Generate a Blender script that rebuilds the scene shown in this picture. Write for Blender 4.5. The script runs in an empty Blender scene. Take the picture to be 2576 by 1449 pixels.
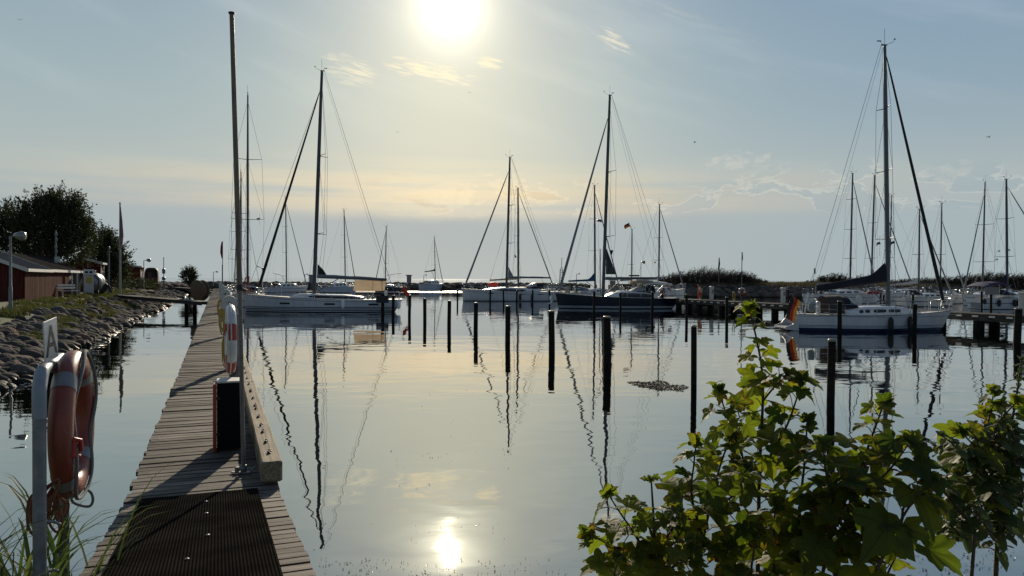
import bpy, math, random
from mathutils import Vector, Matrix, Euler, noise

C = bpy.context.scene.collection
SC = bpy.context.scene
rad = math.radians

# ------------------------------------------------------------------ camera
CAM = Vector((0, 0, 2.75))
PITCH = math.atan(22.1 / 1860)
RC = (Matrix.Rotation(rad(90) - PITCH, 3, 'X') @ Matrix.Rotation(rad(0.275), 3, 'Z'))
cd = bpy.data.cameras.new('camera'); co = bpy.data.objects.new('camera', cd); C.objects.link(co)
cd.lens = 26.0; cd.sensor_width = 36.0; cd.clip_start = 0.05; cd.clip_end = 60000
co.matrix_world = Matrix.Translation(CAM) @ RC.to_4x4()
SC.camera = co

def ray(px, py):
    return RC @ Vector(((px - 1288) / 1860, -(py - 724.5) / 1860, -1))
def gz(px, py, z=0.0):
    r = ray(px, py); t = (z - CAM.z) / r.z
    return CAM + r * t
def gy(px, py, Y):
    r = ray(px, py)
    return CAM + r * (Y / r.y)
def hor(px):
    return 702.4 + (px - 1288) * 0.0048

# ------------------------------------------------------------------ sun, sky, exposure
SUN = ray(1132, 14).normalized()
SUN_EL = math.asin(SUN.z); SUN_AZ = math.atan2(SUN.x, SUN.y)
SC.view_settings.view_transform = 'Standard'; SC.view_settings.look = 'None'
SC.view_settings.exposure = 0.0; SC.view_settings.gamma = 1.0
SC.cycles.use_denoising = True
SC.cycles.max_bounces = 6; SC.cycles.transparent_max_bounces = 8
SC.cycles.sample_clamp_indirect = 6

ld = bpy.data.lights.new('sun', 'SUN'); lo = bpy.data.objects.new('sun', ld); C.objects.link(lo)
ld.energy = 4.6; ld.angle = rad(0.55); ld.color = (1.0, 0.86, 0.66)
lo.rotation_euler = SUN.to_track_quat('Z', 'Y').to_euler()
lo.location = SUN * 50

class NT:
    """small helper for node trees"""
    def __init__(s, t): s.t = t; s.n = t.nodes; s.l = t.links
    def new(s, typ, **kw):
        x = s.n.new(typ)
        for k, v in kw.items(): setattr(x, k, v)
        return x
    def put(s, sock, v):
        if hasattr(v, 'is_output') or isinstance(v, bpy.types.NodeSocket): s.l.new(v, sock)
        elif v is not None:
            try: sock.default_value = v
            except Exception: sock.default_value = tuple(v) + (1.0,)
    def m(s, op, a, b=None, c=None, clamp=False):
        x = s.new('ShaderNodeMath', operation=op, use_clamp=clamp)
        s.put(x.inputs[0], a)
        if b is not None: s.put(x.inputs[1], b)
        if c is not None: s.put(x.inputs[2], c)
        return x.outputs[0]
    def vm(s, op, a, b=None, out=0):
        x = s.new('ShaderNodeVectorMath', operation=op)
        s.put(x.inputs[0], a)
        if b is not None: s.put(x.inputs[1], b)
        return x.outputs[out]
    def mix(s, f, a, b, blend='MIX'):
        x = s.new('ShaderNodeMix', data_type='RGBA', blend_type=blend)
        s.put(x.inputs[0], f); s.put(x.inputs[6], a); s.put(x.inputs[7], b)
        return x.outputs[2]
    def ramp(s, f, stops, interp='LINEAR'):
        x = s.new('ShaderNodeValToRGB'); x.color_ramp.interpolation = interp
        e = x.color_ramp.elements
        while len(e) < len(stops): e.new(0.5)
        for k, (p, c) in zip(e, stops):
            k.position = p
            k.color = (c, c, c, 1) if isinstance(c, (int, float)) else tuple(c) + (1,)
        s.put(x.inputs[0], f)
        return x.outputs[0]
    def mr(s, v, a, b, c=0.0, d=1.0, t='SMOOTHSTEP'):
        x = s.new('ShaderNodeMapRange', interpolation_type=t)
        for i, q in enumerate((v, a, b, c, d)): s.put(x.inputs[i], q)
        return x.outputs[0]
    def noise(s, vec, scale, detail=3, rough=0.55, out=0, dist=0.0):
        x = s.new('ShaderNodeTexNoise')
        if vec is not None: s.put(x.inputs['Vector'], vec)
        x.inputs['Scale'].default_value = scale; x.inputs['Detail'].default_value = detail
        x.inputs['Roughness'].default_value = rough; x.inputs['Distortion'].default_value = dist
        return x.outputs[out]
    def comb(s, x, y, z):
        q = s.new('ShaderNodeCombineXYZ')
        for i, v in enumerate((x, y, z)): s.put(q.inputs[i], v)
        return q.outputs[0]

W = bpy.data.worlds.new('World'); SC.world = W; W.use_nodes = True
W.node_tree.nodes.clear(); T = NT(W.node_tree)
d_ = T.vm('NORMALIZE', T.new('ShaderNodeTexCoord').outputs['Generated'])
sp = T.new('ShaderNodeSeparateXYZ'); T.put(sp.inputs[0], d_)
DEG = 180 / math.pi
el = T.m('MULTIPLY', T.m('ARCSINE', sp.outputs[2]), DEG)
az = T.m('MULTIPLY', T.m('ARCTAN2', sp.outputs[0], sp.outputs[1]), DEG)
cosS = T.vm('DOT_PRODUCT', d_, tuple(SUN), out=1)
th = T.m('MULTIPLY', T.m('ARCCOSINE', T.m('MINIMUM', cosS, 1.0)), DEG)
# physical sky
sky = T.new('ShaderNodeTexSky'); sky.sky_type = 'NISHITA'; sky.sun_disc = False
sky.sun_elevation = SUN_EL; sky.sun_rotation = SUN_AZ
sky.air_density = 1.0; sky.dust_density = 1.5; sky.ozone_density = 1.0
nish = T.vm('MULTIPLY', sky.outputs[0], (0.09, 0.09, 0.09))
# hazy evening gradient by elevation
e01 = T.m('DIVIDE', T.m('ADD', el, 5.0), 95.0)
def P(e): return (e + 5) / 95
grad = T.ramp(e01, [(0, (.36, .42, .45)), (P(0), (.37, .44, .47)), (P(2.5), (.345, .405, .45)), (P(5), (.36, .43, .46)),
                    (P(8), (.41, .48, .475)), (P(14), (.34, .44, .472)), (P(22), (.26, .365, .455)), (P(35), (.15, .22, .33)), (1, (.09, .14, .24))])
# the sky away from the sun is much dimmer
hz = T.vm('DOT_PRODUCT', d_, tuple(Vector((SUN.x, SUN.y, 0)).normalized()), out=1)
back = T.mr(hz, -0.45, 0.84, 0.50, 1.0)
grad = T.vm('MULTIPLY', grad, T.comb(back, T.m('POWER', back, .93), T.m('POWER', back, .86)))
# right side of the view a touch bluer and darker
side = T.mr(az, 2.0, 34.0, 0.0, 1.0)
grad = T.mix(T.m('MULTIPLY', side, T.mr(el, 3.0, 14.0)), grad, T.vm('MULTIPLY', grad, (.80, .86, .98)))
base = T.mix(0.03, grad, nish)
def gau(x, w): return T.m('POWER', math.e, T.m('MULTIPLY', T.m('POWER', T.m('DIVIDE', x, w), 2.0), -1.0))
def expd(x, w): return T.m('POWER', math.e, T.m('DIVIDE', x, -w))
def scl(col, f): return T.vm('MULTIPLY', col, T.comb(f, f, f))
def addv(a, b): return T.vm('ADD', a, b)
# wide warm glow (stretched downwards), aureole, blinding disc
warm = T.m('MULTIPLY', gau(T.m('SUBTRACT', az, math.degrees(SUN_AZ)), 11.5), T.m('MULTIPLY', gau(T.m('SUBTRACT', el, 13.0), 13.0), T.mr(hz, 0.2, 0.6)))
col = addv(base, scl((.215, .15, .05), warm))
col = addv(col, scl((.37, .31, .17), expd(th, 5.0)))
col = addv(col, scl((2.1, 1.95, 1.5), expd(th, 1.4)))
col = addv(col, scl((70, 66, 56), gau(th, 0.34)))
# cloud band low over the horizon
cv = T.comb(T.m('MULTIPLY', az, 0.16), T.m('MULTIPLY', el, 0.42), 0.0)
n1 = T.noise(cv, 1.05, 8, 0.60, 0, .35)
cum = T.mr(T.m('ADD', n1, T.m('MULTIPLY', T.mr(az, -2.0, 12.0), .07)), T.mr(az, -12.0, 4.0, .44, .515), T.mr(az, -12.0, 4.0, .68, .565))
bot = T.mr(T.m('ADD', el, T.m('MULTIPLY', n1, 1.2)), 4.9, 5.9)
topl = T.m('SUBTRACT', 1.0, T.mr(T.m('ADD', el, T.m('MULTIPLY', T.noise(cv, 0.55, 4), -7.0)), 3.4, 5.2))
band = T.m('MULTIPLY', T.m('MULTIPLY', cum, bot), topl)
band = T.m('MULTIPLY', band, T.m('MULTIPLY', T.mr(az, 45.0, 34.0), T.mr(az, -18.0, -4.0, .12, 1.0)))
edge = T.m('MULTIPLY', T.m('MULTIPLY', cum, T.m('SUBTRACT', 1.0, cum)), T.m('MULTIPLY', T.m('MULTIPLY', bot, topl), T.mr(az, -16.0, -2.0, .3, 4.0)))
nearS = gau(T.m('ADD', az, 6.0), 26.0)
col = T.mix(T.m('MULTIPLY', band, 0.5), col, T.mix(nearS, (.43, .49, .50), (.62, .55, .42)))
col = addv(col, scl((.095, .082, .052), edge))
# smooth cream veil behind the band
veil = T.m('MULTIPLY', gau(T.m('SUBTRACT', el, 6.5), 1.95), T.mr(T.noise(T.comb(T.m('MULTIPLY', az, .05), el, 3.0), 1.0, 4), .22, .62))
col = addv(col, scl((.25, .115, -.03), T.m('MULTIPLY', veil, gau(T.m('ADD', az, 8.0), 22.0))))
# flat grey-blue layer under it
low = T.mr(T.m('ADD', el, T.m('MULTIPLY', T.noise(T.comb(T.m('MULTIPLY', az, .12), T.m('MULTIPLY', el, .3), 5.0), 1.0, 4), 1.4)), 6.1, 4.9)
col = T.mix(T.m('MULTIPLY', low, T.mr(el, -1.0, 3.5, .55, .88)), col, T.mix(nearS, (.375, .455, .48), (.44, .48, .475)))
# separate wisps: (px, py, half width deg, half height deg, slope, strength)
def wisp(px, py, wx, wy, slope, stre, seed, sx=0.34, sy=2.2):
    r = ray(px, py).normalized(); a0 = math.degrees(math.atan2(r.x, r.y)); e0 = math.degrees(math.asin(r.z))
    da = T.m('SUBTRACT', az, a0); de = T.m('SUBTRACT', T.m('SUBTRACT', el, e0), T.m('MULTIPLY', da, slope))
    q = T.m('ADD', T.m('POWER', T.m('DIVIDE', da, wx), 2.0), T.m('POWER', T.m('DIVIDE', de, wy), 2.0))
    nn = T.noise(T.comb(T.m('MULTIPLY', da, sx), T.m('MULTIPLY', de, sy), seed), 1.7, 6, 0.62)
    return T.m('MULTIPLY', T.m('MULTIPLY', T.mr(T.m('ADD', nn, T.m('MULTIPLY', q, -0.20)), 0.34, 0.64), T.mr(q, 1.3, 0.3)), stre)
for a in [(1085, 180, 4.2, .95, -.14, .95, 1.3), (882, 178, 2.6, 1.2, -.2, .55, 5.1), (1235, 160, 1.3, .6, -.12, .85, 9.2),
          (1540, 100, 2.0, .95, -.42, .62, 14.0), (1770, 60, 5.0, .8, -.42, .12, 17.0), (1850, 405, 3.2, .9, .05, .42, 21.0, .8, 1.3), (2390, 435, 2.0, .9, .2, .3, 24.0, .8, 1.3)]:
    w_ = wisp(*a)
    col = T.mix(w_, col, T.mix(T.mr(th, 20, 6), (.68, .66, .58), (1.15, 1.0, .68)))
# broad faint streaks
st = T.m('MULTIPLY', T.mr(T.noise(T.comb(T.m('MULTIPLY', az, .06), T.m('ADD', T.m('MULTIPLY', el, .30), T.m('MULTIPLY', az, .10)), 7.0), 1.0, 4), .45, .75), T.mr(el, 9, 15))
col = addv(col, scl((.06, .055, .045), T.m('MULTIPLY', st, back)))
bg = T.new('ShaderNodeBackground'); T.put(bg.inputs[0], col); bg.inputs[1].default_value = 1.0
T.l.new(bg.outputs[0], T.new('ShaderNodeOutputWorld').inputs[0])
W.cycles.sampling_method = 'MANUAL'; W.cycles.sample_map_resolution = 2048

# ------------------------------------------------------------------ mesh helpers
class MB:
    def __init__(s): s.v = []; s.f = []; s.sm = []; s.mi = []
    def add(s, vs, fs, smooth=False, mi=0):
        o = len(s.v); s.v += [tuple(p) for p in vs]
        for f in fs: s.f.append(tuple(i + o for i in f)); s.sm.append(smooth); s.mi.append(mi)
        return s
    def box(s, c, d, M=None, mi=0):
        x, y, z = d[0] / 2, d[1] / 2, d[2] / 2
        vs = [Vector((a * x, b * y, e * z)) for a in (-1, 1) for b in (-1, 1) for e in (-1, 1)]
        if M is not None: vs = [M @ p for p in vs]
        vs = [p + Vector(c) for p in vs]
        return s.add(vs, [(0, 1, 3, 2), (4, 6, 7, 5), (0, 4, 5, 1), (2, 3, 7, 6), (0, 2, 6, 4), (1, 5, 7, 3)], mi=mi)
    def bbox(s, c, d, bev=.01, M=None):
        """box with chamfered vertical and top edges"""
        x, y, z = d[0] / 2, d[1] / 2, d[2] / 2; b = min(bev, x * .6, y * .6, z * .6)
        rings = []
        for (zz, i) in ((-z, b), (-z + b, 0), (z - b, 0), (z, b)):
            X, Y = x - i, y - i
            rings.append([Vector(p) for p in ((X - b, -Y, zz), (X, -Y + b, zz), (X, Y - b, zz), (X - b, Y, zz), (-X + b, Y, zz), (-X, Y - b, zz), (-X, -Y + b, zz), (-X + b, -Y, zz))])
        vs = [p for r in rings for p in r]
        if M is not None: vs = [M @ p for p in vs]
        vs = [p + Vector(c) for p in vs]; fs = []
        for k in range(3):
            for i in range(8): j = (i + 1) % 8; fs.append((k * 8 + i, k * 8 + j, k * 8 + 8 + j, k * 8 + 8 + i))
        fs += [tuple(range(7, -1, -1)), tuple(range(24, 32))]
        return s.add(vs, fs)
    def tube(s, pts, r, n=6, cap=True, flat=1.0, closed=False, smooth=True, mi=0):
        pts = [Vector(p) for p in pts]; m = len(pts)
        rs = r if isinstance(r, (list, tuple)) else [r] * m
        vs = []; prev = None
        for i, p in enumerate(pts):
            if closed: t = pts[(i + 1) % m] - pts[i - 1]
            else: t = pts[min(i + 1, m - 1)] - pts[max(i - 1, 0)]
            if t.length < 1e-9: t = Vector((0, 0, 1))
            t.normalize()
            if prev is None:
                a = Vector((0, 0, 1)) if abs(t.z) < .9 else Vector((1, 0, 0))
                u = t.cross(a).normalized()
            else:
                u = prev - t * prev.dot(t)
                if u.length < 1e-6: u = t.orthogonal()
                u.normalize()
            prev = u; w = t.cross(u)
            for k in range(n):
                a = 2 * math.pi * k / n
                vs.append(p + (u * math.cos(a) + w * math.sin(a) * flat) * rs[i])
        fs = []
        for i in range(m if closed else m - 1):
            i2 = (i + 1) % m
            for k in range(n): k2 = (k + 1) % n; fs.append((i * n + k, i * n + k2, i2 * n + k2, i2 * n + k))
        s.add(vs, fs, smooth, mi)
        if cap and not closed: s.add([vs[k] for k in range(n)], [tuple(range(n - 1, -1, -1))], mi=mi); s.add(vs[-n:], [tuple(range(n))], mi=mi)
        return s
    def lathe(s, prof, n=12, c=(0, 0, 0), M=None, smooth=True):
        vs = []
        for (r, z) in prof:
            for k in range(n):
                a = 2 * math.pi * k / n; vs.append(Vector((r * math.cos(a), r * math.sin(a), z)))
        if M is not None: vs = [M @ p for p in vs]
        vs = [p + Vector(c) for p in vs]; fs = []
        for i in range(len(prof) - 1):
            for k in range(n): k2 = (k + 1) % n; fs.append((i * n + k, i * n + k2, i * n + n + k2, i * n + n + k))
        fs += [tuple(range(n - 1, -1, -1)), tuple(range((len(prof) - 1) * n, len(prof) * n))]
        return s.add(vs, fs, smooth)
    def ell(s, c, r, nu=10, nv=7, M=None):
        prof = [(max(.001, math.sin(math.pi * i / nv)), -math.cos(math.pi * i / nv)) for i in range(nv + 1)]
        D = Matrix.Diagonal(Vector(r))
        return s.lathe(prof, nu, c, (M @ D) if M is not None else D)
    def loft(s, rows, smooth=True, closed=False, caps=False):
        n = len(rows[0]); vs = [p for r in rows for p in r]; fs = []
        for i in range(len(rows) - 1):
            for k in range(n if closed else n - 1):
                k2 = (k + 1) % n; fs.append((i * n + k, i * n + k2, i * n + n + k2, i * n + n + k))
        s.add(vs, fs, smooth)
        if caps: s.add(rows[0], [tuple(range(n - 1, -1, -1))]); s.add(rows[-1], [tuple(range(n))])
        return s
    def prism(s, poly, h, axis=Vector((0, 0, 1))):
        n = len(poly); poly = [Vector(p) for p in poly]; a = Vector(axis) * h
        return s.add(poly + [p + a for p in poly], [tuple(range(n - 1, -1, -1)), tuple(range(n, 2 * n))] + [(i, (i + 1) % n, n + (i + 1) % n, n + i) for i in range(n)])
    def build(s, name, m=None, parent=None, world=False):
        me = bpy.data.meshes.new(name); off = parent.location if (parent is not None and world) else Vector((0, 0, 0))
        me.from_pydata([(p[0] - off[0], p[1] - off[1], p[2] - off[2]) for p in s.v], [], s.f)
        me.polygons.foreach_set('use_smooth', s.sm)
        for q in (m if isinstance(m, (list, tuple)) else [m]):
            if q: me.materials.append(q)
        if isinstance(m, (list, tuple)): me.polygons.foreach_set('material_index', s.mi)
        me.update()
        o = bpy.data.objects.new(name, me); C.objects.link(o)
        if parent is not None: o.parent = parent
        return o

def tag(o, label=None, cat=None, group=None, kind=None):
    if label: o['label'] = label
    if cat: o['category'] = cat
    if group: o['group'] = group
    if kind: o['kind'] = kind
    return o
def thing(name, label, cat, loc=(0, 0, 0), rotz=0, group=None):
    o = bpy.data.objects.new(name, None); C.objects.link(o); o.empty_display_size = .3
    o.location = loc; o.rotation_euler = (0, 0, rotz)
    return tag(o, label, cat, group)
def copy_tree(o, parent=None):
    c = o.copy(); C.objects.link(c)
    if parent is not None: c.parent = parent
    for ch in [q for q in C.objects if q.parent == o]: copy_tree(ch, c)
    return c

# ------------------------------------------------------------------ materials
MATS = {}
def mat(name, col, rough=.6, metal=0, var=.15, vs=6.0, bump=0.0, bs=30.0, island=0.0, col2=None, spec=.5, stretch=None, translucent=0.0, tcol=None, alpha=None):
    if name in MATS: return MATS[name]
    m = bpy.data.materials.new(name); m.use_nodes = True; t = NT(m.node_tree)
    b = t.n['Principled BSDF']
    tc = t.new('ShaderNodeTexCoord').outputs['Object']
    if stretch: tc = t.vm('MULTIPLY', tc, stretch)
    c = col
    if col2 is not None:
        c = t.mix(t.mr(t.noise(tc, vs, 5, .6), .38, .62), col, col2)
    if var:
        n = t.noise(tc, vs * 1.7, 4)
        f = t.mr(n, .25, .75, 1 - var, 1 + var, 'LINEAR')
        c = t.vm('MULTIPLY', c, t.comb(f, f, f))
    if island:
        rr = t.new('ShaderNodeNewGeometry').outputs['Random Per Island']
        f = t.mr(rr, 0, 1, 1 - island, 1 + island, 'LINEAR')
        c = t.vm('MULTIPLY', c, t.comb(f, f, f))
    t.put(b.inputs['Base Color'], c)
    rn = t.mr(t.noise(tc, vs * 3, 3), .3, .7, max(.02, rough - .08), min(1, rough + .08), 'LINEAR')
    t.put(b.inputs['Roughness'], rn)
    b.inputs['Metallic'].default_value = metal
    b.inputs['Specular IOR Level'].default_value = spec
    if bump:
        bp = t.new('ShaderNodeBump'); bp.inputs['Strength'].default_value = 1.0; bp.inputs['Distance'].default_value = bump
        t.put(bp.inputs['Height'], t.noise(tc, bs, 4)); t.l.new(bp.outputs[0], b.inputs['Normal'])
    if translucent:
        tr = t.new('ShaderNodeBsdfTranslucent')
        t.put(tr.inputs[0], tcol if tcol is not None else c)
        mx = t.new('ShaderNodeMixShader'); mx.inputs[0].default_value = translucent
        t.l.new(b.outputs[0], mx.inputs[1]); t.l.new(tr.outputs[0], mx.inputs[2])
        t.l.new(mx.outputs[0], t.n['Material Output'].inputs[0])
    MATS[name] = m
    return m

def hull_mat(name, topside, stripes=(), rough=.22):
    """glossy painted topsides; stripes = (z0, z1, colour) painted bands"""
    m = bpy.data.materials.new(name); m.use_nodes = True; t = NT(m.node_tree); b = t.n['Principled BSDF']
    tc = t.new('ShaderNodeTexCoord').outputs['Object']
    z = t.new('ShaderNodeSeparateXYZ'); t.put(z.inputs[0], tc); z = z.outputs[2]
    dirt = t.mr(t.noise(t.vm('MULTIPLY', tc, (1.5, 1.5, .5)), 2.0, 5), .35, .7, 1.0, .86, 'LINEAR')
    c = t.vm('MULTIPLY', topside, t.comb(dirt, dirt, dirt))
    for (a, e, k) in stripes:
        c = t.mix(t.m('MULTIPLY', t.m('GREATER_THAN', z, a), t.m('LESS_THAN', z, e)), c, k)
    t.put(b.inputs['Base Color'], c); b.inputs['Roughness'].default_value = rough
    return m

M_white = mat('white_gelcoat', (.74, .75, .74), .3, var=.06, vs=2)
M_deckw = mat('nonskid_deck', (.62, .62, .59), .6, var=.08, vs=4)
M_alu = mat('anodised_aluminium', (.085, .092, .10), .5, metal=.15, var=.12, spec=.3)
M_dalu = mat('dark_spar', (.10, .11, .12), .4, metal=.3, var=.1)
M_steel = mat('stainless_steel', (.62, .63, .65), .22, metal=1.0, var=.05)
M_wire = mat('rigging_wire', (.16, .165, .17), .4, metal=.6, var=.05)
M_glass = mat('smoked_glass', (.012, .014, .018), .08, var=.05)
M_black = mat('black_cloth', (.014, .015, .018), .8, var=.25, vs=5, bump=.01, bs=9)
M_navy = mat('navy_canvas', (.011, .014, .024), .85, var=.25, vs=4, bump=.02, bs=7)
M_blue = mat('blue_canvas', (.02, .07, .16), .85, var=.2, vs=4, bump=.02, bs=7)
M_beige = mat('beige_canvas', (.34, .27, .19), .9, var=.12, vs=3, bump=.012, bs=6)
M_greyc = mat('grey_canvas', (.20, .22, .24), .85, var=.15, vs=4, bump=.015, bs=7)
M_whitec = mat('white_canvas', (.60, .60, .58), .85, var=.12, vs=4, bump=.02, bs=7)
M_rub = mat('black_rubber', (.012, .012, .013), .55, var=.2)
M_fendw = mat('white_vinyl', (.86, .88, .90), .35, var=.05)
M_teak = mat('teak', (.22, .14, .08), .6, var=.2, vs=10, stretch=(1, 8, 1))
M_ropeg = mat('grey_rope', (.17, .18, .18), .9, var=.35, vs=60, bump=.004, bs=220)
M_ropew = mat('white_rope', (.55, .55, .52), .9, var=.2, vs=60)
M_ropeo = mat('orange_rope', (.20, .075, .035), .9, var=.35, vs=60)
M_redp = mat('red_plastic', (.36, .025, .018), .45, var=.15)
M_refl = mat('reflective_tape', (.20, .205, .21), .35, var=.12, vs=20)
M_galv = mat('galvanised_pipe', (.17, .185, .20), .5, metal=.35, var=.25, vs=9, col2=(.23, .24, .25), bump=.001, bs=90)
M_yel = mat('yellow_hose', (.42, .29, .035), .5, var=.2)
M_redflag = mat('red_flag_cloth', (.22, .014, .012), .8, var=.15, translucent=.25)
# ------------------------------------------------------------------ water
def water_mat():
    m = bpy.data.materials.new('harbour_water'); m.use_nodes = True; t = NT(m.node_tree); b = t.n['Principled BSDF']
    pos = t.new('ShaderNodeNewGeometry').outputs['Position']
    s = t.new('ShaderNodeSeparateXYZ'); t.put(s.inputs[0], pos)
    far = t.m('MULTIPLY', t.mr(s.outputs[1], 142.0, 152.0), t.m('SUBTRACT', 1.0, t.m('MULTIPLY', .85, t.mr(s.outputs[1], 190.0, 400.0))))
    b.inputs['Base Color'].default_value = (.45, .45, .425, 1)
    b.inputs['Metallic'].default_value = 1.0
    gust = t.noise(t.vm('MULTIPLY', pos, (.02, .07, 0)), 1.0, 4)
    r1 = t.mr(gust, .45, .66, .012, .035)
    t.put(b.inputs['Roughness'], t.m('ADD', r1, t.m('MULTIPLY', far, .16)))
    swell = t.noise(t.vm('MULTIPLY', pos, (.16, .34, 0)), 1.0, 2, .5)
    rip = t.noise(t.vm('MULTIPLY', pos, (.95, 1.05, 0)), 1.0, 2, .45)
    fine = t.noise(t.vm('MULTIPLY', pos, (4.0, 8.0, 0)), 1.0, 2, .5)
    near = t.mr(s.outputs[1], 45.0, 8.0, .25, 1.0); patch = t.mr(t.noise(t.vm('MULTIPLY', pos, (.10, .22, 0)), 1.0, 4, .6), .44, .62, .25, 1.6)
    h = t.m('ADD', t.m('MULTIPLY', swell, .012), t.m('MULTIPLY', rip, t.m('MULTIPLY', patch, t.m('ADD', .0048, t.m('MULTIPLY', t.mr(gust, .42, .7), .0065)))))
    h = t.m('ADD', h, t.m('MULTIPLY', fine, t.m('MULTIPLY', t.m('MULTIPLY', near, patch), .00034)))
    h = t.m('ADD', h, t.m('MULTIPLY', t.m('MULTIPLY', rip, far), .03))
    bp = t.new('ShaderNodeBump'); bp.inputs['Strength'].default_value = 1.0; bp.inputs['Distance'].default_value = 1.0
    t.put(bp.inputs['Height'], h); t.l.new(bp.outputs[0], b.inputs['Normal'])
    return m
w = MB(); S = 30000
w.add([(-S, -60, 0), (S, -60, 0), (S, S, 0), (-S, S, 0)], [(0, 1, 2, 3)])
tag(w.build('water', water_mat()), kind='structure')

# ------------------------------------------------------------------ ground frames
DV = Vector((-.3698, .9291, 0)); NV = Vector((-.9291, -.3698, 0))       # along the piers / towards the left bank
SH0 = Vector((-13.3, 19.7, 0))
def bank(u, v, z=0.0):
    p = SH0 + DV * u + NV * v
    return Vector((p.x, p.y, z))
def bank_z(u, v):
    k = noise.noise(Vector((u * .3, v * .5, 1.7))) * .12
    if v < 0: return v * .7
    if v < 3.3: return v / 3.3 * .98 + k * .5
    return .98 + min(.29, (v - 3.3) * .17) + k * .3
def shore_w(u): return .5 * noise.noise(Vector((u * .12, 3.3, 0))) + .25 * noise.noise(Vector((u * .5, 8.3, 0)))
def ground_mat():
    m = bpy.data.materials.new('grassy_ground'); m.use_nodes = True; t = NT(m.node_tree); b = t.n['Principled BSDF']
    pos = t.new('ShaderNodeNewGeometry').outputs['Position']
    n = t.noise(pos, .45, 6, .6); n2 = t.noise(pos, 3.0, 5, .65)
    dirt = t.mix(t.mr(n2, .3, .7), (.085, .068, .048), (.17, .14, .10))
    gr = t.mix(t.mr(n2, .3, .7), (.035, .052, .014), (.095, .115, .03))
    t.put(b.inputs['Base Color'], t.mix(t.mr(n, .42, .56), dirt, gr)); b.inputs['Roughness'].default_value = .95
    bp = t.new('ShaderNodeBump'); bp.inputs['Distance'].default_value = .05; t.put(bp.inputs['Height'], n2); t.l.new(bp.outputs[0], b.inputs['Normal'])
    return m
M_ground = ground_mat()
g = MB(); rows = []
us = [-16 + i * 1.5 for i in range(120)]
vs_ = [-2.5, -1, -.3, .3, 1, 1.8, 2.6, 3.3, 4, 5, 7, 10, 16, 30, 90]
for u in us: rows.append([bank(u, v + shore_w(u), bank_z(u, v)) for v in vs_])
g.loft(rows); tag(g.build('ground', M_ground), kind='structure')
# near bank under the plants and the ramp
nb = MB(); rows = []
for i in range(30):
    x = -9 + i * .8; row = []
    for y, z in ((-40, 1.25), (-8, 1.2), (0, 1.1), (1.4, 1.05), (2.6, .75), (3.6, .15), (4.4, -.4)):
        k = noise.noise(Vector((x * .6, y * .6, 2)))
        row.append((x, y + k * .25 + max(0, x - 1) * .05, z + k * .07))
    rows.append(row)
nb.loft(rows); tag(nb.build('shore', M_ground), kind='structure')
# land behind the right-hand berths
rl = MB(); rows = []
def rshore(x):
    return 121 - .10 * (x - 26) + (max(0, 25 - x) ** 2) * .12
for i in range(60):
    x = 21 + i * 3.2; y0 = rshore(x) + 1.3 * noise.noise(Vector((x * .2, 0, 0)))
    rows.append([(x, y0 - 2, -.6), (x, y0, .1), (x, y0 + 3.5, 1.55), (x, y0 + 5, 1.8), (x, y0 + 9, 2.0 + .3 * noise.noise(Vector((x * .15, 2, 0)))), (x, y0 + 26, 1.9), (x, y0 + 34, -.6)])
rl.loft(rows); tag(rl.build('terrain', M_ground), kind='structure')

# ------------------------------------------------------------------ rocks
def rock_mat(name, wet=False):
    m = bpy.data.materials.new(name); m.use_nodes = True; t = NT(m.node_tree); b = t.n['Principled BSDF']
    tc = t.new('ShaderNodeTexCoord').outputs['Object']; oi = t.new('ShaderNodeObjectInfo').outputs['Random']
    isl = t.new('ShaderNodeNewGeometry').outputs['Random Per Island']
    pos = t.new('ShaderNodeNewGeometry').outputs['Position']; s = t.new('ShaderNodeSeparateXYZ'); t.put(s.inputs[0], pos)
    rr = t.m('FRACT', t.m('ADD', oi, isl))
    c = t.mix(rr, (.055, .050, .045), (.15, .134, .113))
    c = t.mix(t.m('GREATER_THAN', t.m('FRACT', t.m('MULTIPLY', rr, 7.3)), .8), c, (.17, .12, .095))
    n = t.noise(pos, 9.0, 6, .65); f = t.mr(n, .3, .7, .62, 1.25, 'LINEAR')
    c = t.vm('MULTIPLY', c, t.comb(f, f, f))
    wz = t.mr(t.m('ADD', s.outputs[2], t.m('MULTIPLY', n, .12)), .10, .32)
    c = t.mix(wz, (.022, .022, .016), c)
    b.inputs['Specular IOR Level'].default_value = .12
    t.put(b.inputs['Base Color'], c); t.put(b.inputs['Roughness'], t.mr(wz, 0, 1, .42, .92, 'LINEAR'))
    bp = t.new('ShaderNodeBump'); bp.inputs['Distance'].default_value = .03; t.put(bp.inputs['Height'], t.noise(pos, 14.0, 5, .6)); t.l.new(bp.outputs[0], b.inputs['Normal'])
    return m
M_rock = rock_mat('weathered_granite')
RND = random.Random(11)
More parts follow.
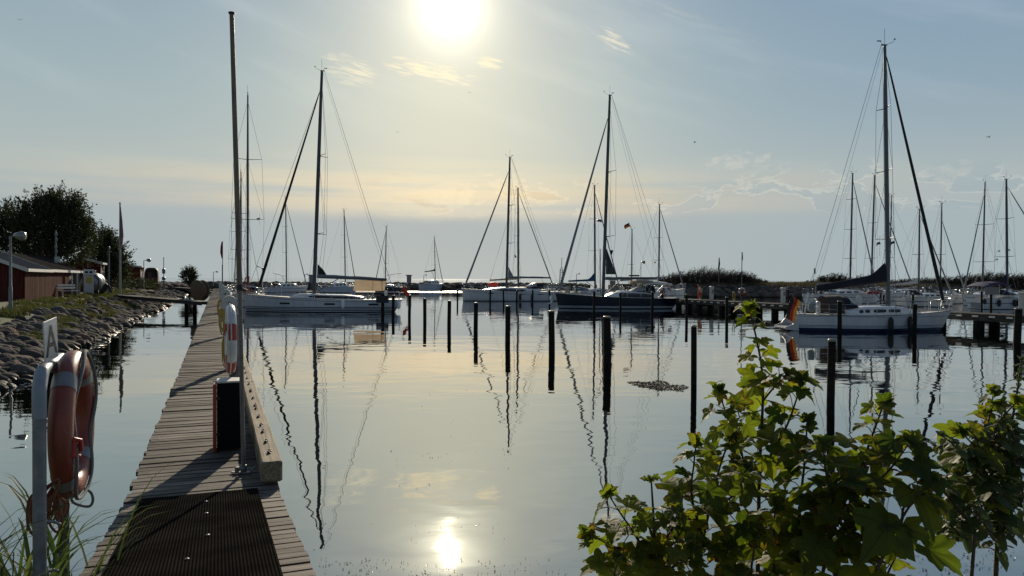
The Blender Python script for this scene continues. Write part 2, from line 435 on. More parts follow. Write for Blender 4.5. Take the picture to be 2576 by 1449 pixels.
def ico(sub):
    t = (1 + 5 ** .5) / 2
    v = [Vector(p).normalized() for p in ((-1, t, 0), (1, t, 0), (-1, -t, 0), (1, -t, 0), (0, -1, t), (0, 1, t), (0, -1, -t), (0, 1, -t), (t, 0, -1), (t, 0, 1), (-t, 0, -1), (-t, 0, 1))]
    f = [(0, 11, 5), (0, 5, 1), (0, 1, 7), (0, 7, 10), (0, 10, 11), (1, 5, 9), (5, 11, 4), (11, 10, 2), (10, 7, 6), (7, 1, 8), (3, 9, 4), (3, 4, 2), (3, 2, 6), (3, 6, 8), (3, 8, 9), (4, 9, 5), (2, 4, 11), (6, 2, 10), (8, 6, 7), (9, 8, 1)]
    for _ in range(sub):
        c = {}; nf = []
        def mid(a, b):
            k = (min(a, b), max(a, b))
            if k not in c: v.append(((v[a] + v[b]) / 2).normalized()); c[k] = len(v) - 1
            return c[k]
        for a, b, d in f:
            x, y, z = mid(a, b), mid(b, d), mid(d, a); nf += [(a, x, z), (b, y, x), (d, z, y), (x, y, z)]
        f = nf
    return v, f
ICO1, ICO2, ICO3 = ico(1), ico(2), ico(3)
def rock_shape(seed, sub=3):
    v, f = (ICO1, ICO2, ICO3)[sub - 1]
    r = random.Random(seed); pl = []
    for k in range(7):
        n = Vector((r.gauss(0, 1), r.gauss(0, 1), r.gauss(0, 1))).normalized(); pl.append((n, r.uniform(.62, .9)))
    out = []
    for p in v:
        q = p * (1 + .16 * noise.noise(p * 1.3 + Vector((seed * 3.1, 0, 0))))
        for n, d in pl:
            e = q.dot(n) - d
            if e > 0: q = q - n * e * .72
        out.append(q * (1 + .04 * noise.noise(p * 4 + Vector((0, seed, 0)))))
    return out, f
protos = []
for k in range(9):
    v, f = rock_shape(k + 1); m_ = MB(); m_.add(v, f, True); me = m_.build('boulder', M_rock)
    protos.append(me.data); bpy.data.objects.remove(me)
cand = []
u = -3.0
while u < 118:
    st = .40 if u < 45 else .7
    v = -.35
    while v < 3.4:
        uu = u + RND.uniform(-.2, .2) * st * 2; vv = v + RND.uniform(-.13, .13)
        if v < 2.5 or (noise.noise(Vector((u * .22, 5, v * .3))) + RND.uniform(-.25, .25) > .0 + (v - 2.5) * .22):
            cand.append((uu, vv, st))
        v += .40 if u < 45 else .66
    u += st
def rock_T(uu, vv, st):
    p = bank(uu, vv + shore_w(uu), 0); z = bank_z(uu, max(vv, -.3)) + .03
    s = RND.uniform(.17, .33) * (st / .40) ** .7
    if RND.random() < .10: s *= 1.5
    p.z = z
    return p, Vector((s * RND.uniform(.9, 1.55), s * RND.uniform(.8, 1.15), s * RND.uniform(.55, .85)))
vis = []; rest = []
for c_ in cand:
    p, s = rock_T(*c_); px = 1288 + 1860 * p.x / p.y
    (vis if (px > -25 and len(vis) < 297) else rest).append((p, s))
def rock_rot():
    return Euler((RND.uniform(-.5, .3), RND.uniform(-.35, .5), RND.uniform(-.9, .9) + .5))
for p, s in vis:
    o = bpy.data.objects.new('boulder', RND.choice(protos)); C.objects.link(o)
    o.location = p; o.scale = s; o.rotation_euler = rock_rot()
    tag(o, 'weathered grey boulder packed among its likes in the sloping stone bank', 'boulder', 'boulders of the stone bank')
def rock_pile(name, items, sub=2, kind='stuff'):
    b = MB(); sh = [rock_shape(k + 20, sub) for k in range(5)]
    for p, s in items:
        v, f = RND.choice(sh); M = rock_rot().to_matrix()
        b.add([M @ Vector((q.x * s.x, q.y * s.y, q.z * s.z)) + p for q in v], f, True)
    return tag(b.build(name, M_rock), kind=kind)
rest = [(p, s) for p, s in rest if -60 < 1288 + 1860 * p.x / p.y < 700]
rock_pile('boulders', rest)
# rock wall along the right-hand land
it = []
for i in range(900):
    x = RND.uniform(21, 75); y0 = rshore(x) + 1.3 * noise.noise(Vector((x * .2, 0, 0))); k = RND.random()
    s = RND.uniform(.4, .85); it.append((Vector((x, y0 + k * 3.8, .05 + k * 1.55)), Vector((s * 1.3, s, s * .75))))
rock_pile('rocks', it, 2)
# far breakwater: a low dam of dark stones closing the harbour
def dam(pts, wtop, name, n, smin=.5, smax=1.1, ztop=1.3):
    b = MB(); rows = []
    for i, p in enumerate(pts):
        d = (pts[min(i + 1, len(pts) - 1)] - pts[max(i - 1, 0)]).normalized(); q = Vector((-d.y, d.x, 0))
        rows.append([p + q * (wtop + 2.5) + Vector((0, 0, -.6)), p + q * wtop + Vector((0, 0, ztop - .2)), p + Vector((0, 0, ztop)), p - q * wtop + Vector((0, 0, ztop - .2)), p - q * (wtop + 2.5) + Vector((0, 0, -.6))])
    b.loft(rows); tag(b.build(name, mat('dam_core', (.05, .048, .043), .95)), kind='structure')
    it = []
    for i in range(n):
        k = RND.uniform(0, len(pts) - 1.001); a = int(k); p = pts[a].lerp(pts[a + 1], k - a); d = (pts[a + 1] - pts[a]).normalized(); q = Vector((-d.y, d.x, 0))
        e = RND.uniform(-1, 1) * (wtop + 1.8); z = ztop - max(0, abs(e) - wtop + .4) / 2.2 * ztop + .1
        s = RND.uniform(smin, smax); it.append((p + q * e + Vector((0, 0, z)), Vector((s * 1.25, s, s * .8))))
    rock_pile('rocks', it, 1)
dam([Vector((x, 176 + .02 * x + 3 * math.sin(x * .05), 0)) for x in range(-96, -11, 6)], 1.6, 'breakwater', 820, ztop=1.05)
dam([Vector((x, 188 - .05 * x, 0)) for x in range(-21, 20, 5)], 1.6, 'breakwater', 430, ztop=1.0)
dam([Vector((-60 - i * 1.9, 128 + i * 4.2, 0)) for i in range(-1, 13)], 3.0, 'breakwater', 420, .35, .7, ztop=1.1)

# ------------------------------------------------------------------ pier and ramp
PR = Vector((-2.40, 5.76, 0)); PROT = rad(21.7)
def pw(x, y, z=0.0):
    p = PR + Vector((math.cos(PROT), math.sin(PROT), 0)) * x + Vector((-math.sin(PROT), math.cos(PROT), 0)) * y
    return Vector((p.x, p.y, z))
def wood_mat(name, c1, c2, grain=(1, 9, 9), island=.28, rough=.75):
    m = bpy.data.materials.new(name); m.use_nodes = True; t = NT(m.node_tree); b = t.n['Principled BSDF']
    tc = t.new('ShaderNodeTexCoord').outputs['Object']
    rr = t.new('ShaderNodeNewGeometry').outputs['Random Per Island']
    gv = t.vm('ADD', t.vm('MULTIPLY', tc, grain), t.comb(t.m('MULTIPLY', rr, 40), t.m('MULTIPLY', rr, 17), 0))
    n = t.noise(gv, 2.2, 6, .62); n2 = t.noise(tc, 2.3, 4)
    c = t.mix(t.mr(n, .3, .7), c1, c2)
    f = t.m('MULTIPLY', t.mr(rr, 0, 1, 1 - island, 1 + island, 'LINEAR'), t.mr(n2, .3, .7, .72, 1.2, 'LINEAR'))
    c = t.vm('MULTIPLY', c, t.comb(f, f, f))
    crack = t.mr(t.noise(gv, 5.5, 3, .7), .30, .37)
    c = t.mix(crack, (.02, .017, .014), c)
    t.put(b.inputs['Base Color'], c); b.inputs['Roughness'].default_value = rough; b.inputs['Specular IOR Level'].default_value = .10
    bp = t.new('ShaderNodeBump'); bp.inputs['Distance'].default_value = .006; t.put(bp.inputs['Height'], n); t.l.new(bp.outputs[0], b.inputs['Normal'])
    return m
M_plank = wood_mat('weathered_planks', (.060, .052, .045), (.20, .178, .152), (1, 9, 9), .38)
M_beam = wood_mat('dark_timber', (.035, .03, .026), (.085, .075, .065), (9, 1, 9))
M_kerb = wood_mat('bleached_timber', (.14, .115, .075), (.30, .25, .175), (14, .5, 14), .06)
M_pile = mat('tarred_pile', (.008, .009, .008), .8, var=.35, vs=5, col2=(.016, .016, .013), bump=.008, bs=14, spec=.15)
PL = 121.0
pier = thing('pier', 'long narrow plank pier running from the shore out to the far boats', 'pier', PR, PROT)
DZ = 1.05
b = MB(); y = 0.0; rnd = random.Random(5)
while y < PL:
    wd = .100 + rnd.uniform(-.006, .006); tz = rnd.uniform(-.008, .007); e1 = rnd.uniform(-.018, .018); e2 = rnd.uniform(-.018, .018)
    M = Euler((rnd.uniform(-.012, .012), rnd.uniform(-.004, .004), rnd.uniform(-.004, .004))).to_matrix()
    b.box((0 + (e2 - e1) / 2, y + wd / 2, DZ - .02 + tz), (1.10 + e1 + e2, wd, .04), M)
    y += wd + .024
b.build('deck', M_plank, pier)
b = MB()
for x in (-.46, 0, .46): b.box((x, PL / 2, DZ - .14), (.1, PL, .19))
b.build('stringer', M_beam, pier)
for k in range(25):
    b = MB(); yy = 1.2 + k * 5
    for x in (-.42, .42): b.tube([(x, yy, -1), (x, yy, DZ - .05)], .11, 8)
    b.box((0, yy, DZ - .32), (1.0, .16, .16)); b.build('pile', M_pile, pier)
b = MB(); y = .08
while y < PL - 5:
    b.bbox((.515 + rnd.uniform(-.004, .004), y + 2.49, DZ + .115), (.165, 4.98, .17), .012); y += 5.0
kerb = b.build('kerb_beam', M_kerb, pier)
bm_ = None
for k in range(34):
    yy = .38 + k * (.42 + .02 * (k % 3))
    for e in (0, .075):
        if bm_ is None: b = MB(); b.lathe([(.020, 0), (.020, .006), (.011, .007), (.011, .022)], 8); bm_ = b.build('bolt', M_rub); ob_ = bm_
        else: ob_ = bm_.copy(); C.objects.link(ob_)
        ob_.parent = kerb; ob_.location = (.505 + e * .15, yy + e, DZ + .2)
b = MB(); b.box((.50, 1.62, DZ + .203), (.05, .035, .004)); b.build('tag_plate', M_white, kerb)
# ramp up to the shore
ramp = thing('ramp', 'short plank ramp rising from the pier to the shore under the mat', 'ramp', PR, PROT)
b = MB(); y = -.02; rnd = random.Random(9)
while y > -5.2:
    wd = .098; zz = DZ + min(.42, -y * .094)
    t_ = min(1, max(0, -y / 2.3))
    b.box((rnd.uniform(-.005, .005), y - wd / 2, zz - .02 + rnd.uniform(-.006, .003)), (1.11 + rnd.uniform(-.012, .012), wd, .04), Euler((-.094 if y > -4.4 else 0, 0, rnd.uniform(-.005, .005))).to_matrix())
    y -= wd + .020
b.build('deck', M_plank, ramp)
b = MB()
for x in (-.45, .45): b.bbox((x, -2.3, DZ + .07), (.1, 4.6, .16), .01, Euler((-.094, 0, 0)).to_matrix())
b.build('stringer', M_beam, ramp)
# rubber mat with moulded ribs
def mat_mat():
    m = bpy.data.materials.new('ribbed_rubber'); m.use_nodes = True; t = NT(m.node_tree); b = t.n['Principled BSDF']
    tc = t.new('ShaderNodeTexCoord').outputs['Object']; s = t.new('ShaderNodeSeparateXYZ'); t.put(s.inputs[0], tc)
    rx = t.m('SINE', t.m('MULTIPLY', s.outputs[0], 2 * math.pi / .0175)); ry = t.m('SINE', t.m('MULTIPLY', s.outputs[1], 2 * math.pi / .012))
    h = t.m('ADD', t.m('MULTIPLY', rx, .7), t.m('MULTIPLY', ry, .5))
    n = t.noise(tc, 3.0, 5); dust = t.mr(n, .35, .7)
    c = t.mix(t.mr(h, -.8, .9), (.004, .004, .004), t.mix(dust, (.016, .0145, .012), (.034, .031, .025)))
    t.put(b.inputs['Base Color'], c); b.inputs['Roughness'].default_value = 1.0; b.inputs['Specular IOR Level'].default_value = .0
    bp = t.new('ShaderNodeBump'); bp.inputs['Distance'].default_value = .0016; t.put(bp.inputs['Height'], h); t.l.new(bp.outputs[0], b.inputs['Normal'])
    return m
b = MB(); rows = []
for i in range(30):
    y = -.03 - i * .11; zz = DZ + .012 + (-y) * .094
    xl, xr = -.435, .395
    rows.append([(xl, y, zz), (xl, y, zz + .012)] + [(xl + (xr - xl) * k / 8, y, zz + .012 + .003 * noise.noise(Vector((k * .7, y * 2, 0)))) for k in range(1, 8)] + [(xr, y, zz + .012), (xr, y, zz)])
b.loft(rows, False)
o = b.build('rubber_mat', mat_mat()); o.location = PR; o.rotation_euler = (0, 0, PROT)
tag(o, 'black ribbed rubber mat nailed onto the plank ramp', 'mat')
b = MB()
for (x, y) in ((.02, -.42), (.03, -.85), (.045, -1.5), (-.05, -2.0)):
    b = MB(); b.lathe([(.012, 0), (.012, .003), (.005, .004), (.004, .006)], 10, (x, y, DZ + .0275 + (-y) * .094)); b.build('washer', M_galv, o)

# ------------------------------------------------------------------ flagpole at the pier head
fp = thing('flagpole', 'tall weathered flagpole without flag standing at the near end of the pier kerb', 'flagpole', gz(613, 1190, DZ))
L0 = fp.location; b = MB()
top = Vector((gy(583, 36, L0.y).x - L0.x, 0, gy(583, 36, L0.y).z - L0.z))
mid = top * .405; mid.x += .008
M_pole = mat('weathered_pole', (.13, .10, .075), .55, var=.25, vs=4, stretch=(5, 5, .6), col2=(.20, .165, .125))
b.tube([mid, mid.lerp(top, .5), top], [.0225, .0215, .019], 12); b.build('upper_pole', M_pole, fp)
b = MB(); b.tube([(0, 0, .01), mid + Vector((0, 0, .03))], .0185, 12); b.build('lower_pole', mat('grey_pole', (.17, .15, .135), .5, var=.25, vs=6), fp)
b = MB(); b.lathe([(.024, 0), (.028, .008), (.028, .016), (.012, .02)], 12, top); b.build('cap', M_rub, fp)
b = MB(); b.tube([mid + Vector((0, 0, -.02)), mid + Vector((0, 0, .03))], .026, 12)
b.tube([mid + Vector((.02, 0, 0)), mid + Vector((.07, -.01, -.02))], .006, 6)
b.build('clamp', M_rub, fp)
b = MB(); b.bbox((-.02, 0, .008), (.17, .05, .012), .003); b.bbox((-.055, 0, .03), (.03, .05, .05), .004); b.tube([(.06, 0, .02), (.10, -.015, .05), (.12, -.02, .075)], .006, 6); b.lathe([(.026, 0), (.026, .06)], 12, (0, 0, .01)); b.build('foot_bracket', M_galv, fp)

# ------------------------------------------------------------------ cabinet, lifebuoys, pedestals
cab = thing('cabinet', 'narrow black cabinet with red door edge standing behind the flagpole on the pier', 'cabinet', pw(.205, 1.52, DZ), PROT)
b = MB(); b.bbox((0, .13, .345), (.225, .26, .65), .006); b.build('body', mat('black_panel', (.006, .0065, .008), .8, var=.2, vs=8, spec=.12), cab)
b = MB(); b.bbox((-.132, .12, .33), (.034, .285, .665), .006); b.build('door', mat('red_door', (.30, .045, .02), .45, var=.15), cab)
b = MB(); b.bbox((.002, .13, .678), (.235, .28, .018), .004); b.build('lid', mat('bleached_lid', (.55, .54, .50), .6, var=.2), cab)
b = MB()
for z in (.17, .52): b.bbox((-.11, -.004, z), (.05, .008, .03), .002)
b.build('hinge', M_rub, cab)

def lifebuoy_mat(name, base, alt=None):
    """ring lying in the object's YZ plane; alternate quarters when alt is given"""
    m = bpy.data.materials.new(name); m.use_nodes = True; t = NT(m.node_tree); b = t.n['Principled BSDF']
    tc = t.new('ShaderNodeTexCoord').outputs['Object']; s = t.new('ShaderNodeSeparateXYZ'); t.put(s.inputs[0], tc)
    a = t.m('ARCTAN2', s.outputs[1], s.outputs[2]); c = base
    if alt:
        aa = t.m('ABSOLUTE', a); f = t.m('ADD', t.m('MULTIPLY', t.m('GREATER_THAN', aa, rad(60)), t.m('LESS_THAN', aa, rad(88))), t.m('GREATER_THAN', aa, rad(128)), clamp=True)
        c = t.mix(f, alt, base)
    n = t.noise(tc, 9.0, 5, .6); k = t.mr(n, .3, .7, .78, 1.12, 'LINEAR'); c = t.vm('MULTIPLY', c, t.comb(k, k, k))
    c = t.mix(t.mr(t.noise(tc, 30.0, 4, .7), .62, .74), c, (.28, .19, .15))
    c = t.mix(t.mr(t.noise(tc, 5.0, 6, .7), .60, .70), c, (.13, .06, .04))
    t.put(b.inputs['Base Color'], c); t.put(b.inputs['Roughness'], t.mr(n, .3, .7, .3, .5, 'LINEAR'))
    return m
def ring(b, R, r, nu=48, nv=14, flat=.9, a0=0, a1=2 * math.pi, grow=0.0):
    full = abs(a1 - a0 - 2 * math.pi) < 1e-6; rows = []
    for i in range(nu if full else nu + 1):
        a = a0 + (a1 - a0) * i / nu; row = []
        for k in range(nv):
            e = 2 * math.pi * k / nv
            rr = R + (r + grow) * math.cos(e) * 1.0; row.append(Vector(((r + grow) * flat * math.sin(e), rr * math.sin(a), rr * math.cos(a))))
        rows.append(row)
    if full: rows.append(rows[0])
    b.loft(rows, True, True); return b
def circ(R, n=40, x=0.0, a0=0, a1=2 * math.pi): return [Vector((x, R * math.sin(a0 + (a1 - a0) * i / n), R * math.cos(a0 + (a1 - a0) * i / n))) for i in range(n + 1)]
# near orange lifebuoy on its pipe frame
Pa = gy(100, 1300, 3.2); Pb = gy(161, 1300, 3.9); ax = (Vector((Pb.x - Pa.x, Pb.y - Pa.y, 0))); flen = ax.length; ax.normalize(); nrm = Vector((ax.y, -ax.x, 0))
frz = math.atan2(-ax.x, ax.y)
stand = thing('lifebuoy_stand', 'grey bent pipe frame holding the orange lifebuoy beside the pier', 'stand', (Pa.x, Pa.y, .7), frz)
zt = gy(100, 925, 3.2).z - .7
pts = [Vector((0, 0, -.3)), Vector((0, 0, zt - .14))] + [Vector((0, .12 - .12 * math.cos(a), zt - .14 + .12 * math.sin(a))) for a in (rad(25), rad(50), rad(75))] + [Vector((0, .14, zt - .02)), Vector((0, flen - .14, zt - .02))] + [Vector((0, flen - .12 + .12 * math.sin(a), zt - .14 + .12 * math.cos(a))) for a in (rad(15), rad(45), rad(75))] + [Vector((0, flen, zt - .16)), Vector((0, flen, -.3))]
b = MB(); b.tube(pts, .0265, 14); b.build('pipe_frame', M_galv, stand)
b = MB(); b.tube([Vector((0, 0, zt - .22)), Vector((0, 0, zt - .09))] + [Vector((0, .12 - .12 * math.cos(a), zt - .14 + .12 * math.sin(a))) for a in (rad(25), rad(50), rad(70))], .0285, 14); b.build('corner_sleeve', mat('painted_sleeve', (.25, .28, .31), .5, var=.15), stand)
for q_ in ([(0, .02, .75), (.045, .03, .76), (.06, .06, .74)], [(0, .02, .98), (.05, .04, .97), (.07, .05, .95)]): b = MB(); b.tube(q_, .0075, 6); b.build('bracket', M_galv, stand)
# letter board
sg = thing('letter_sign', 'white board with black letter A on top of the pipe frame', 'sign', (Pa.x, Pa.y, .7), frz)
SM = Matrix.Translation(Vector((.0, .155, zt + .003))) @ Euler((rad(9), rad(2), rad(-17))).to_matrix().to_4x4()
def trm(b, M):
    b.v = [tuple(M @ Vector(p)) for p in b.v]; return b
b = MB(); b.bbox((0, .06, .095), (.006, .125, .19), .002); trm(b, SM).build('board', mat('sign_white', (.66, .67, .66), .5, var=.12, vs=9, col2=(.58, .57, .53)), sg)
fc = bpy.data.curves.new('letter', 'FONT'); fc.body = 'A'; fc.size = .205; fc.extrude = .0008; fc.align_x = 'CENTER'
fo = bpy.data.objects.new('letter', fc); C.objects.link(fo); bpy.context.view_layer.update()
lm = bpy.data.meshes.new_from_object(fo.evaluated_get(bpy.context.evaluated_depsgraph_get())); bpy.data.objects.remove(fo)
lo_ = bpy.data.objects.new('letter', lm); C.objects.link(lo_); lo_.parent = sg
LM = SM @ Matrix.Translation(Vector((.0042, .06, .022))) @ Matrix(((0, 0, 1, 0), (1, 0, 0, 0), (0, 1, 0, 0), (0, 0, 0, 1))) @ Matrix.Scale(.78, 4, (1, 0, 0))
lm.transform(LM); lm.materials.clear(); lm.materials.append(mat('sign_black', (.012, .012, .012), .5))
# the buoy
BC = Pa + ax * (flen * .49) + nrm * .085; BC.z = gy(168, 1068, (Pa.y + Pb.y) / 2).z
R_, r_ = .298, .057
buoy = tag(ring(MB(), R_, r_, 64, 18).build('lifebuoy', lifebuoy_mat('sun_faded_orange', (.23, .050, .028))), 'sun-faded orange lifebuoy with grey tape bands hanging on the bent pipe frame', 'lifebuoy')
buoy.location = BC; buoy.rotation_euler = (0, 0, frz - rad(3))
for a in (45, 135, 225, 315):
    ring(MB(), R_, r_, 8, 18, a0=rad(a - 6.5), a1=rad(a + 6.5), grow=.0022).build('reflective_band', M_refl, buoy)
rnd = random.Random(4); b = MB(); pts = []
for i in range(80):
    a = 2 * math.pi * i / 80; q = (i % 20) / 20.0; out = .012 + .03 * math.sin(math.pi * q) ** 2
    sway = .05 * math.sin(a * 2 + .8)
    pts.append(Vector((math.sqrt(max(0, (r_ + .010) ** 2 - sway ** 2)) * .9 * (1 if True else -1), (R_ + sway + out * .4) * math.sin(a), (R_ + sway + out * .4) * math.cos(a))))
b.tube(pts, .0085, 8, closed=True); b.build('grab_line', M_ropeg, buoy)
b = MB(); b.bbox((.045, -.30, -.06), (.03, .03, .09), .006); b.tube([(.05, -.30, -.02), (.075, -.285, -.03), (.075, -.27, -.07), (.05, -.25, -.10), (.06, -.22, -.115)], .011, 7); b.build('rope_lug', M_redp, buoy)
def loose(name, label, pts, r, m, cat='rope', n=8, group=None):
    b = MB(); b.tube(smooth(pts), r, n); return tag(b.build(name, m), label, cat, group)
def smooth(pts, k=6):
    pts = [Vector(p) for p in pts]; out = []
    for i in range(len(pts) - 1):
        p0, p1, p2, p3 = pts[max(i - 1, 0)], pts[i], pts[i + 1], pts[min(i + 2, len(pts) - 1)]
        for j in range(k):
            t = j / k; out.append(.5 * ((2 * p1) + (p2 - p0) * t + (2 * p0 - 5 * p1 + 4 * p2 - p3) * t * t + (3 * p1 - p0 - 3 * p2 + p3) * t ** 3))
    return out + [pts[-1]]
Yb = BC.y
loose('rope', 'stiff grey rope end looping out from below the orange lifebuoy', [gy(x, y, Yb + .25) for x, y in ((178, 1240), (183, 1262), (205, 1272), (226, 1273), (234, 1258), (228, 1238), (206, 1227), (180, 1228))], .007, M_ropeg)
loose('rope', 'short brown rope knotted round the lifebuoy below its lower tape band', [gy(x, y, Yb + .22) for x, y in ((176, 1108), (196, 1128), (214, 1140), (225, 1150), (232, 1168), (228, 1185), (216, 1196), (202, 1194))] + [gy(x, y, Yb + .20) for x, y in ((200, 1190), (212, 1150), (222, 1135), (205, 1140), (216, 1152), (224, 1140))], .008, mat('brown_rope', (.07, .05, .04), .9, var=.3, vs=50))
b = MB(); rnd = random.Random(8)
for k in range(9):
    x0 = 78 + k * 9 + rnd.uniform(-6, 6); lo_y = 1290 + rnd.uniform(-20, 50); Yk = 3.25 + .06 * k
    pp = [(148 - k * 2, 1205), (135 - k * 1 + (x0 - 110) * .5, 1225), (x0, 1255 + k * 2), (x0 - 4, lo_y - 15), (x0 + 16, lo_y + 10), (x0 + 28, lo_y - 22), (140, 1240), (150, 1208)]
    b.tube(smooth([gy(x, y, Yk) for x, y in pp]), .0062, 7)
tag(b.build('rope_coil', M_ropeo), 'hank of thin orange line hanging under the near lifebuoy', 'rope')

# red-white buoy on the pier post
bp_ = thing('buoy_post', 'slim grey post carrying the red and white lifebuoy behind the cabinet', 'post', pw(.30, 2.18, DZ), PROT)
b = MB(); b.tube([(0, 0, 0), (0, 0, 1.32)], .022, 10); b.build('post', M_galv, bp_)
for z_ in (1.05, .62): b = MB(); b.bbox((-.035, 0, z_), (.05, .16, .02), .004); b.build('bracket', M_galv, bp_)
rw = tag(ring(MB(), .318, .046, 56, 14, 1.0).build('lifebuoy', lifebuoy_mat('red_white_ring', (.42, .045, .03), (.68, .69, .68))), 'red and white lifebuoy hanging edge-on behind the black cabinet', 'lifebuoy')
p_ = pw(.225, 2.05, 0); rw.location = (p_.x, p_.y, gy(592, 853, p_.y).z); rw.rotation_euler = (0, 0, PROT + rad(2))
b = MB(); b.tube([Vector((-.05, .16 * math.sin(a), .12 * math.cos(a) - .0 + .0)) + Vector((0, -.30, -.02)) for a in [i * .5 for i in range(13)]], .008, 6); b.tube(circ(.373, 40, -.01), .007, 6, closed=False); b.tube([(-.04, -.345, .2), (-.05, -.36, 0), (-.04, -.35, -.2)], .007, 6); b.build('grab_line', M_ropew, rw)

def pedestal(y, x, label, first=None):
    if first:
        o = copy_tree(first); o.location = pw(x, y, DZ); o['label'] = label; return o
    t = thing('power_pedestal', label, 'pedestal', pw(x, y, DZ), PROT, 'arched supply pedestals along the plank pier')
    m = mat('pedestal_grey', (.50, .50, .48), .5, var=.1, vs=5)
    b = MB(); b.bbox((0, 0, .56), (.12, .14, 1.12), .012); b.build('column', m, t)
    pr = [(.13 * math.cos(a), 0, 1.24 + .13 * math.sin(a)) for a in [math.pi * i / 18 for i in range(19)]] + [(-.13, 0, 1.12), (.13, 0, 1.12)]
    b = MB(); b.prism([Vector((p[0], -.10, p[2])) for p in pr][::-1], .2, Vector((0, 1, 0))); b.build('arched_head', m, t)
    b = MB(); b.lathe([(.022, 0), (.022, .01)], 10, (0, -.112, 1.24), Euler((rad(90), 0, 0)).to_matrix())
    b.bbox((.10, -.02, .98), (.06, .05, .05), .01); b.build('socket', M_rub, t)
    return t
PED = pedestal(8.5, .30, 'arched grey supply pedestal right behind the red and white lifebuoy')
pnames = ['second arched grey supply pedestal from the near end of the plank pier', 'third arched grey supply pedestal from the near end of the plank pier', 'fourth arched grey supply pedestal along the plank pier', 'fifth arched grey supply pedestal along the plank pier', 'sixth arched grey supply pedestal along the plank pier', 'seventh arched grey supply pedestal along the plank pier']
for k, nm in enumerate(pnames): pedestal(16.7 + 8.2 * k, .30, nm, PED)
def hose(y, x, z0, z1, label, wd=.10):
    b = MB(); rnd = random.Random(int(y * 10))
    for k in range(9):
        q = k / 8 - .5; top = Vector((x + q * .05, y - .11 + rnd.uniform(-.02, .02), z1)); e = rnd.uniform(.6, 1) * wd / 2
        zb = z0 + rnd.uniform(0, .18)
        b.tube(smooth([top, Vector((x + q * .06 - e, y - .12, z1 - .15)), Vector((x - e + q * .05, y - .13, zb + .14)), Vector((x + q * .05, y - .13, zb)), Vector((x + e + q * .05, y - .12, zb + .14)), Vector((x + q * .06 + e, y - .11, z1 - .15)), top], 4), .009, 6)
    o = tag(b.build('hose', M_yel), label, 'hose', 'yellow hoses hung on the pedestals'); o.location = PR; o.rotation_euler = (0, 0, PROT); return o
hose(8.5, .25, DZ + .03, DZ + .66, 'coiled yellow hose hanging on the pedestal nearest the red and white lifebuoy')
hose(16.7, .22, DZ + .06, DZ + .85, 'coiled yellow hose hanging on the second pedestal of the plank pier', .14)
hose(24.9, .20, DZ + .1, DZ + .85, 'coiled yellow hose hanging on the third pedestal of the plank pier', .16)
# furled flag mast and staff by the far pedestals
def staff(y, x, h, label, flag=True):
    t = thing('flagstaff', label, 'flagstaff', pw(x, y, DZ), PROT); b = MB(); b.tube([(0, 0, 0), (0, 0, h)], .03, 8); b.build('pole', M_alu, t)
    if flag:
        b = MB(); b.tube([(-.06, 0, h - .02), (-.09, 0, h - .5), (-.10, .02, h - 1.0), (-.05, 0, h - 1.5)], [.03, .09, .10, .03], 8); b.build('flag', M_redflag, t)
staff(63.5, .50, 4.9, 'slim staff with furled red flag at the far part of the plank pier')
staff(60.5, .45, 2.8, 'short bare staff next to the furled red flag on the plank pier', False)

# ------------------------------------------------------------------ footbridges on the left
M_jet = wood_mat('grey_jetty_wood', (.07, .062, .055), (.16, .145, .13), (9, 9, 9), .15)
def footbridge(a, c, label, pile_t):
    a = Vector(a); c = Vector(c); t = thing('footbridge', label, 'footbridge', a); d = c - a; L = d.length; u = d.normalized(); q = u.cross(Vector((0, 0, 1))).normalized()
    M = Matrix((u, q, u.cross(q) * -1)).transposed()
    if M.determinant() < 0: M = Matrix((u, -q, q.cross(u))).transposed()
    b = MB(); n = int(L / .15)
    for i in range(n): b.box(u * ((i + .5) * L / n), (.135, 1.1, .04), M)
    b.build('deck', M_jet, t)
    b = MB()
    for e in (-.45, .45): b.box(u * (L / 2) + q * e + Vector((0, 0, -.14)), (L, .1, .22), M)
    b.build('stringer', M_beam, t)
    for k in pile_t:
        p = u * (L * k); b = MB()
        for e in (-.35, .35): b.tube([p + q * e + Vector((0, 0, -.1)), Vector((p.x + q.x * e, p.y + q.y * e, -1.2 - 0 * a.z))], .15, 8)
        b.build('pile', M_pile, t)
    return t
footbridge((-22.4, 54.3, .98), (-31.5, 60.0, 1.3), 'narrow wooden footbridge joining the plank pier to the stone bank by the tank', (.18,))
footbridge((-44.2, 109.0, 1.0), (-52.5, 114.0, 1.3), 'far small wooden footbridge joining the pier to the bank by the round bush', (.3,))
# brown cable drum at the far bridge
cr = thing('cable_reel', 'tall brown reel standing on edge where the near footbridge meets the pier', 'reel', (-24.7, 58.5, .9))
b = MB(); Mx = Euler((0, rad(90), rad(62))).to_matrix()
for e in (-.26, .22): b.lathe([(.80, 0), (.82, .02), (.82, .05), (.80, .07)], 26, Mx @ Vector((0, 0, e)) + Vector((0, 0, .84)), Mx)
b.build('flange', mat('reel_brown', (.13, .09, .052), .8, var=.3, vs=5), cr)
b = MB(); b.lathe([(.62, -.2), (.68, 0), (.62, .22)], 22, (0, 0, .84), Mx); b.build('wound_rope', mat('tan_hemp', (.17, .125, .08), .9, var=.3, vs=20), cr)

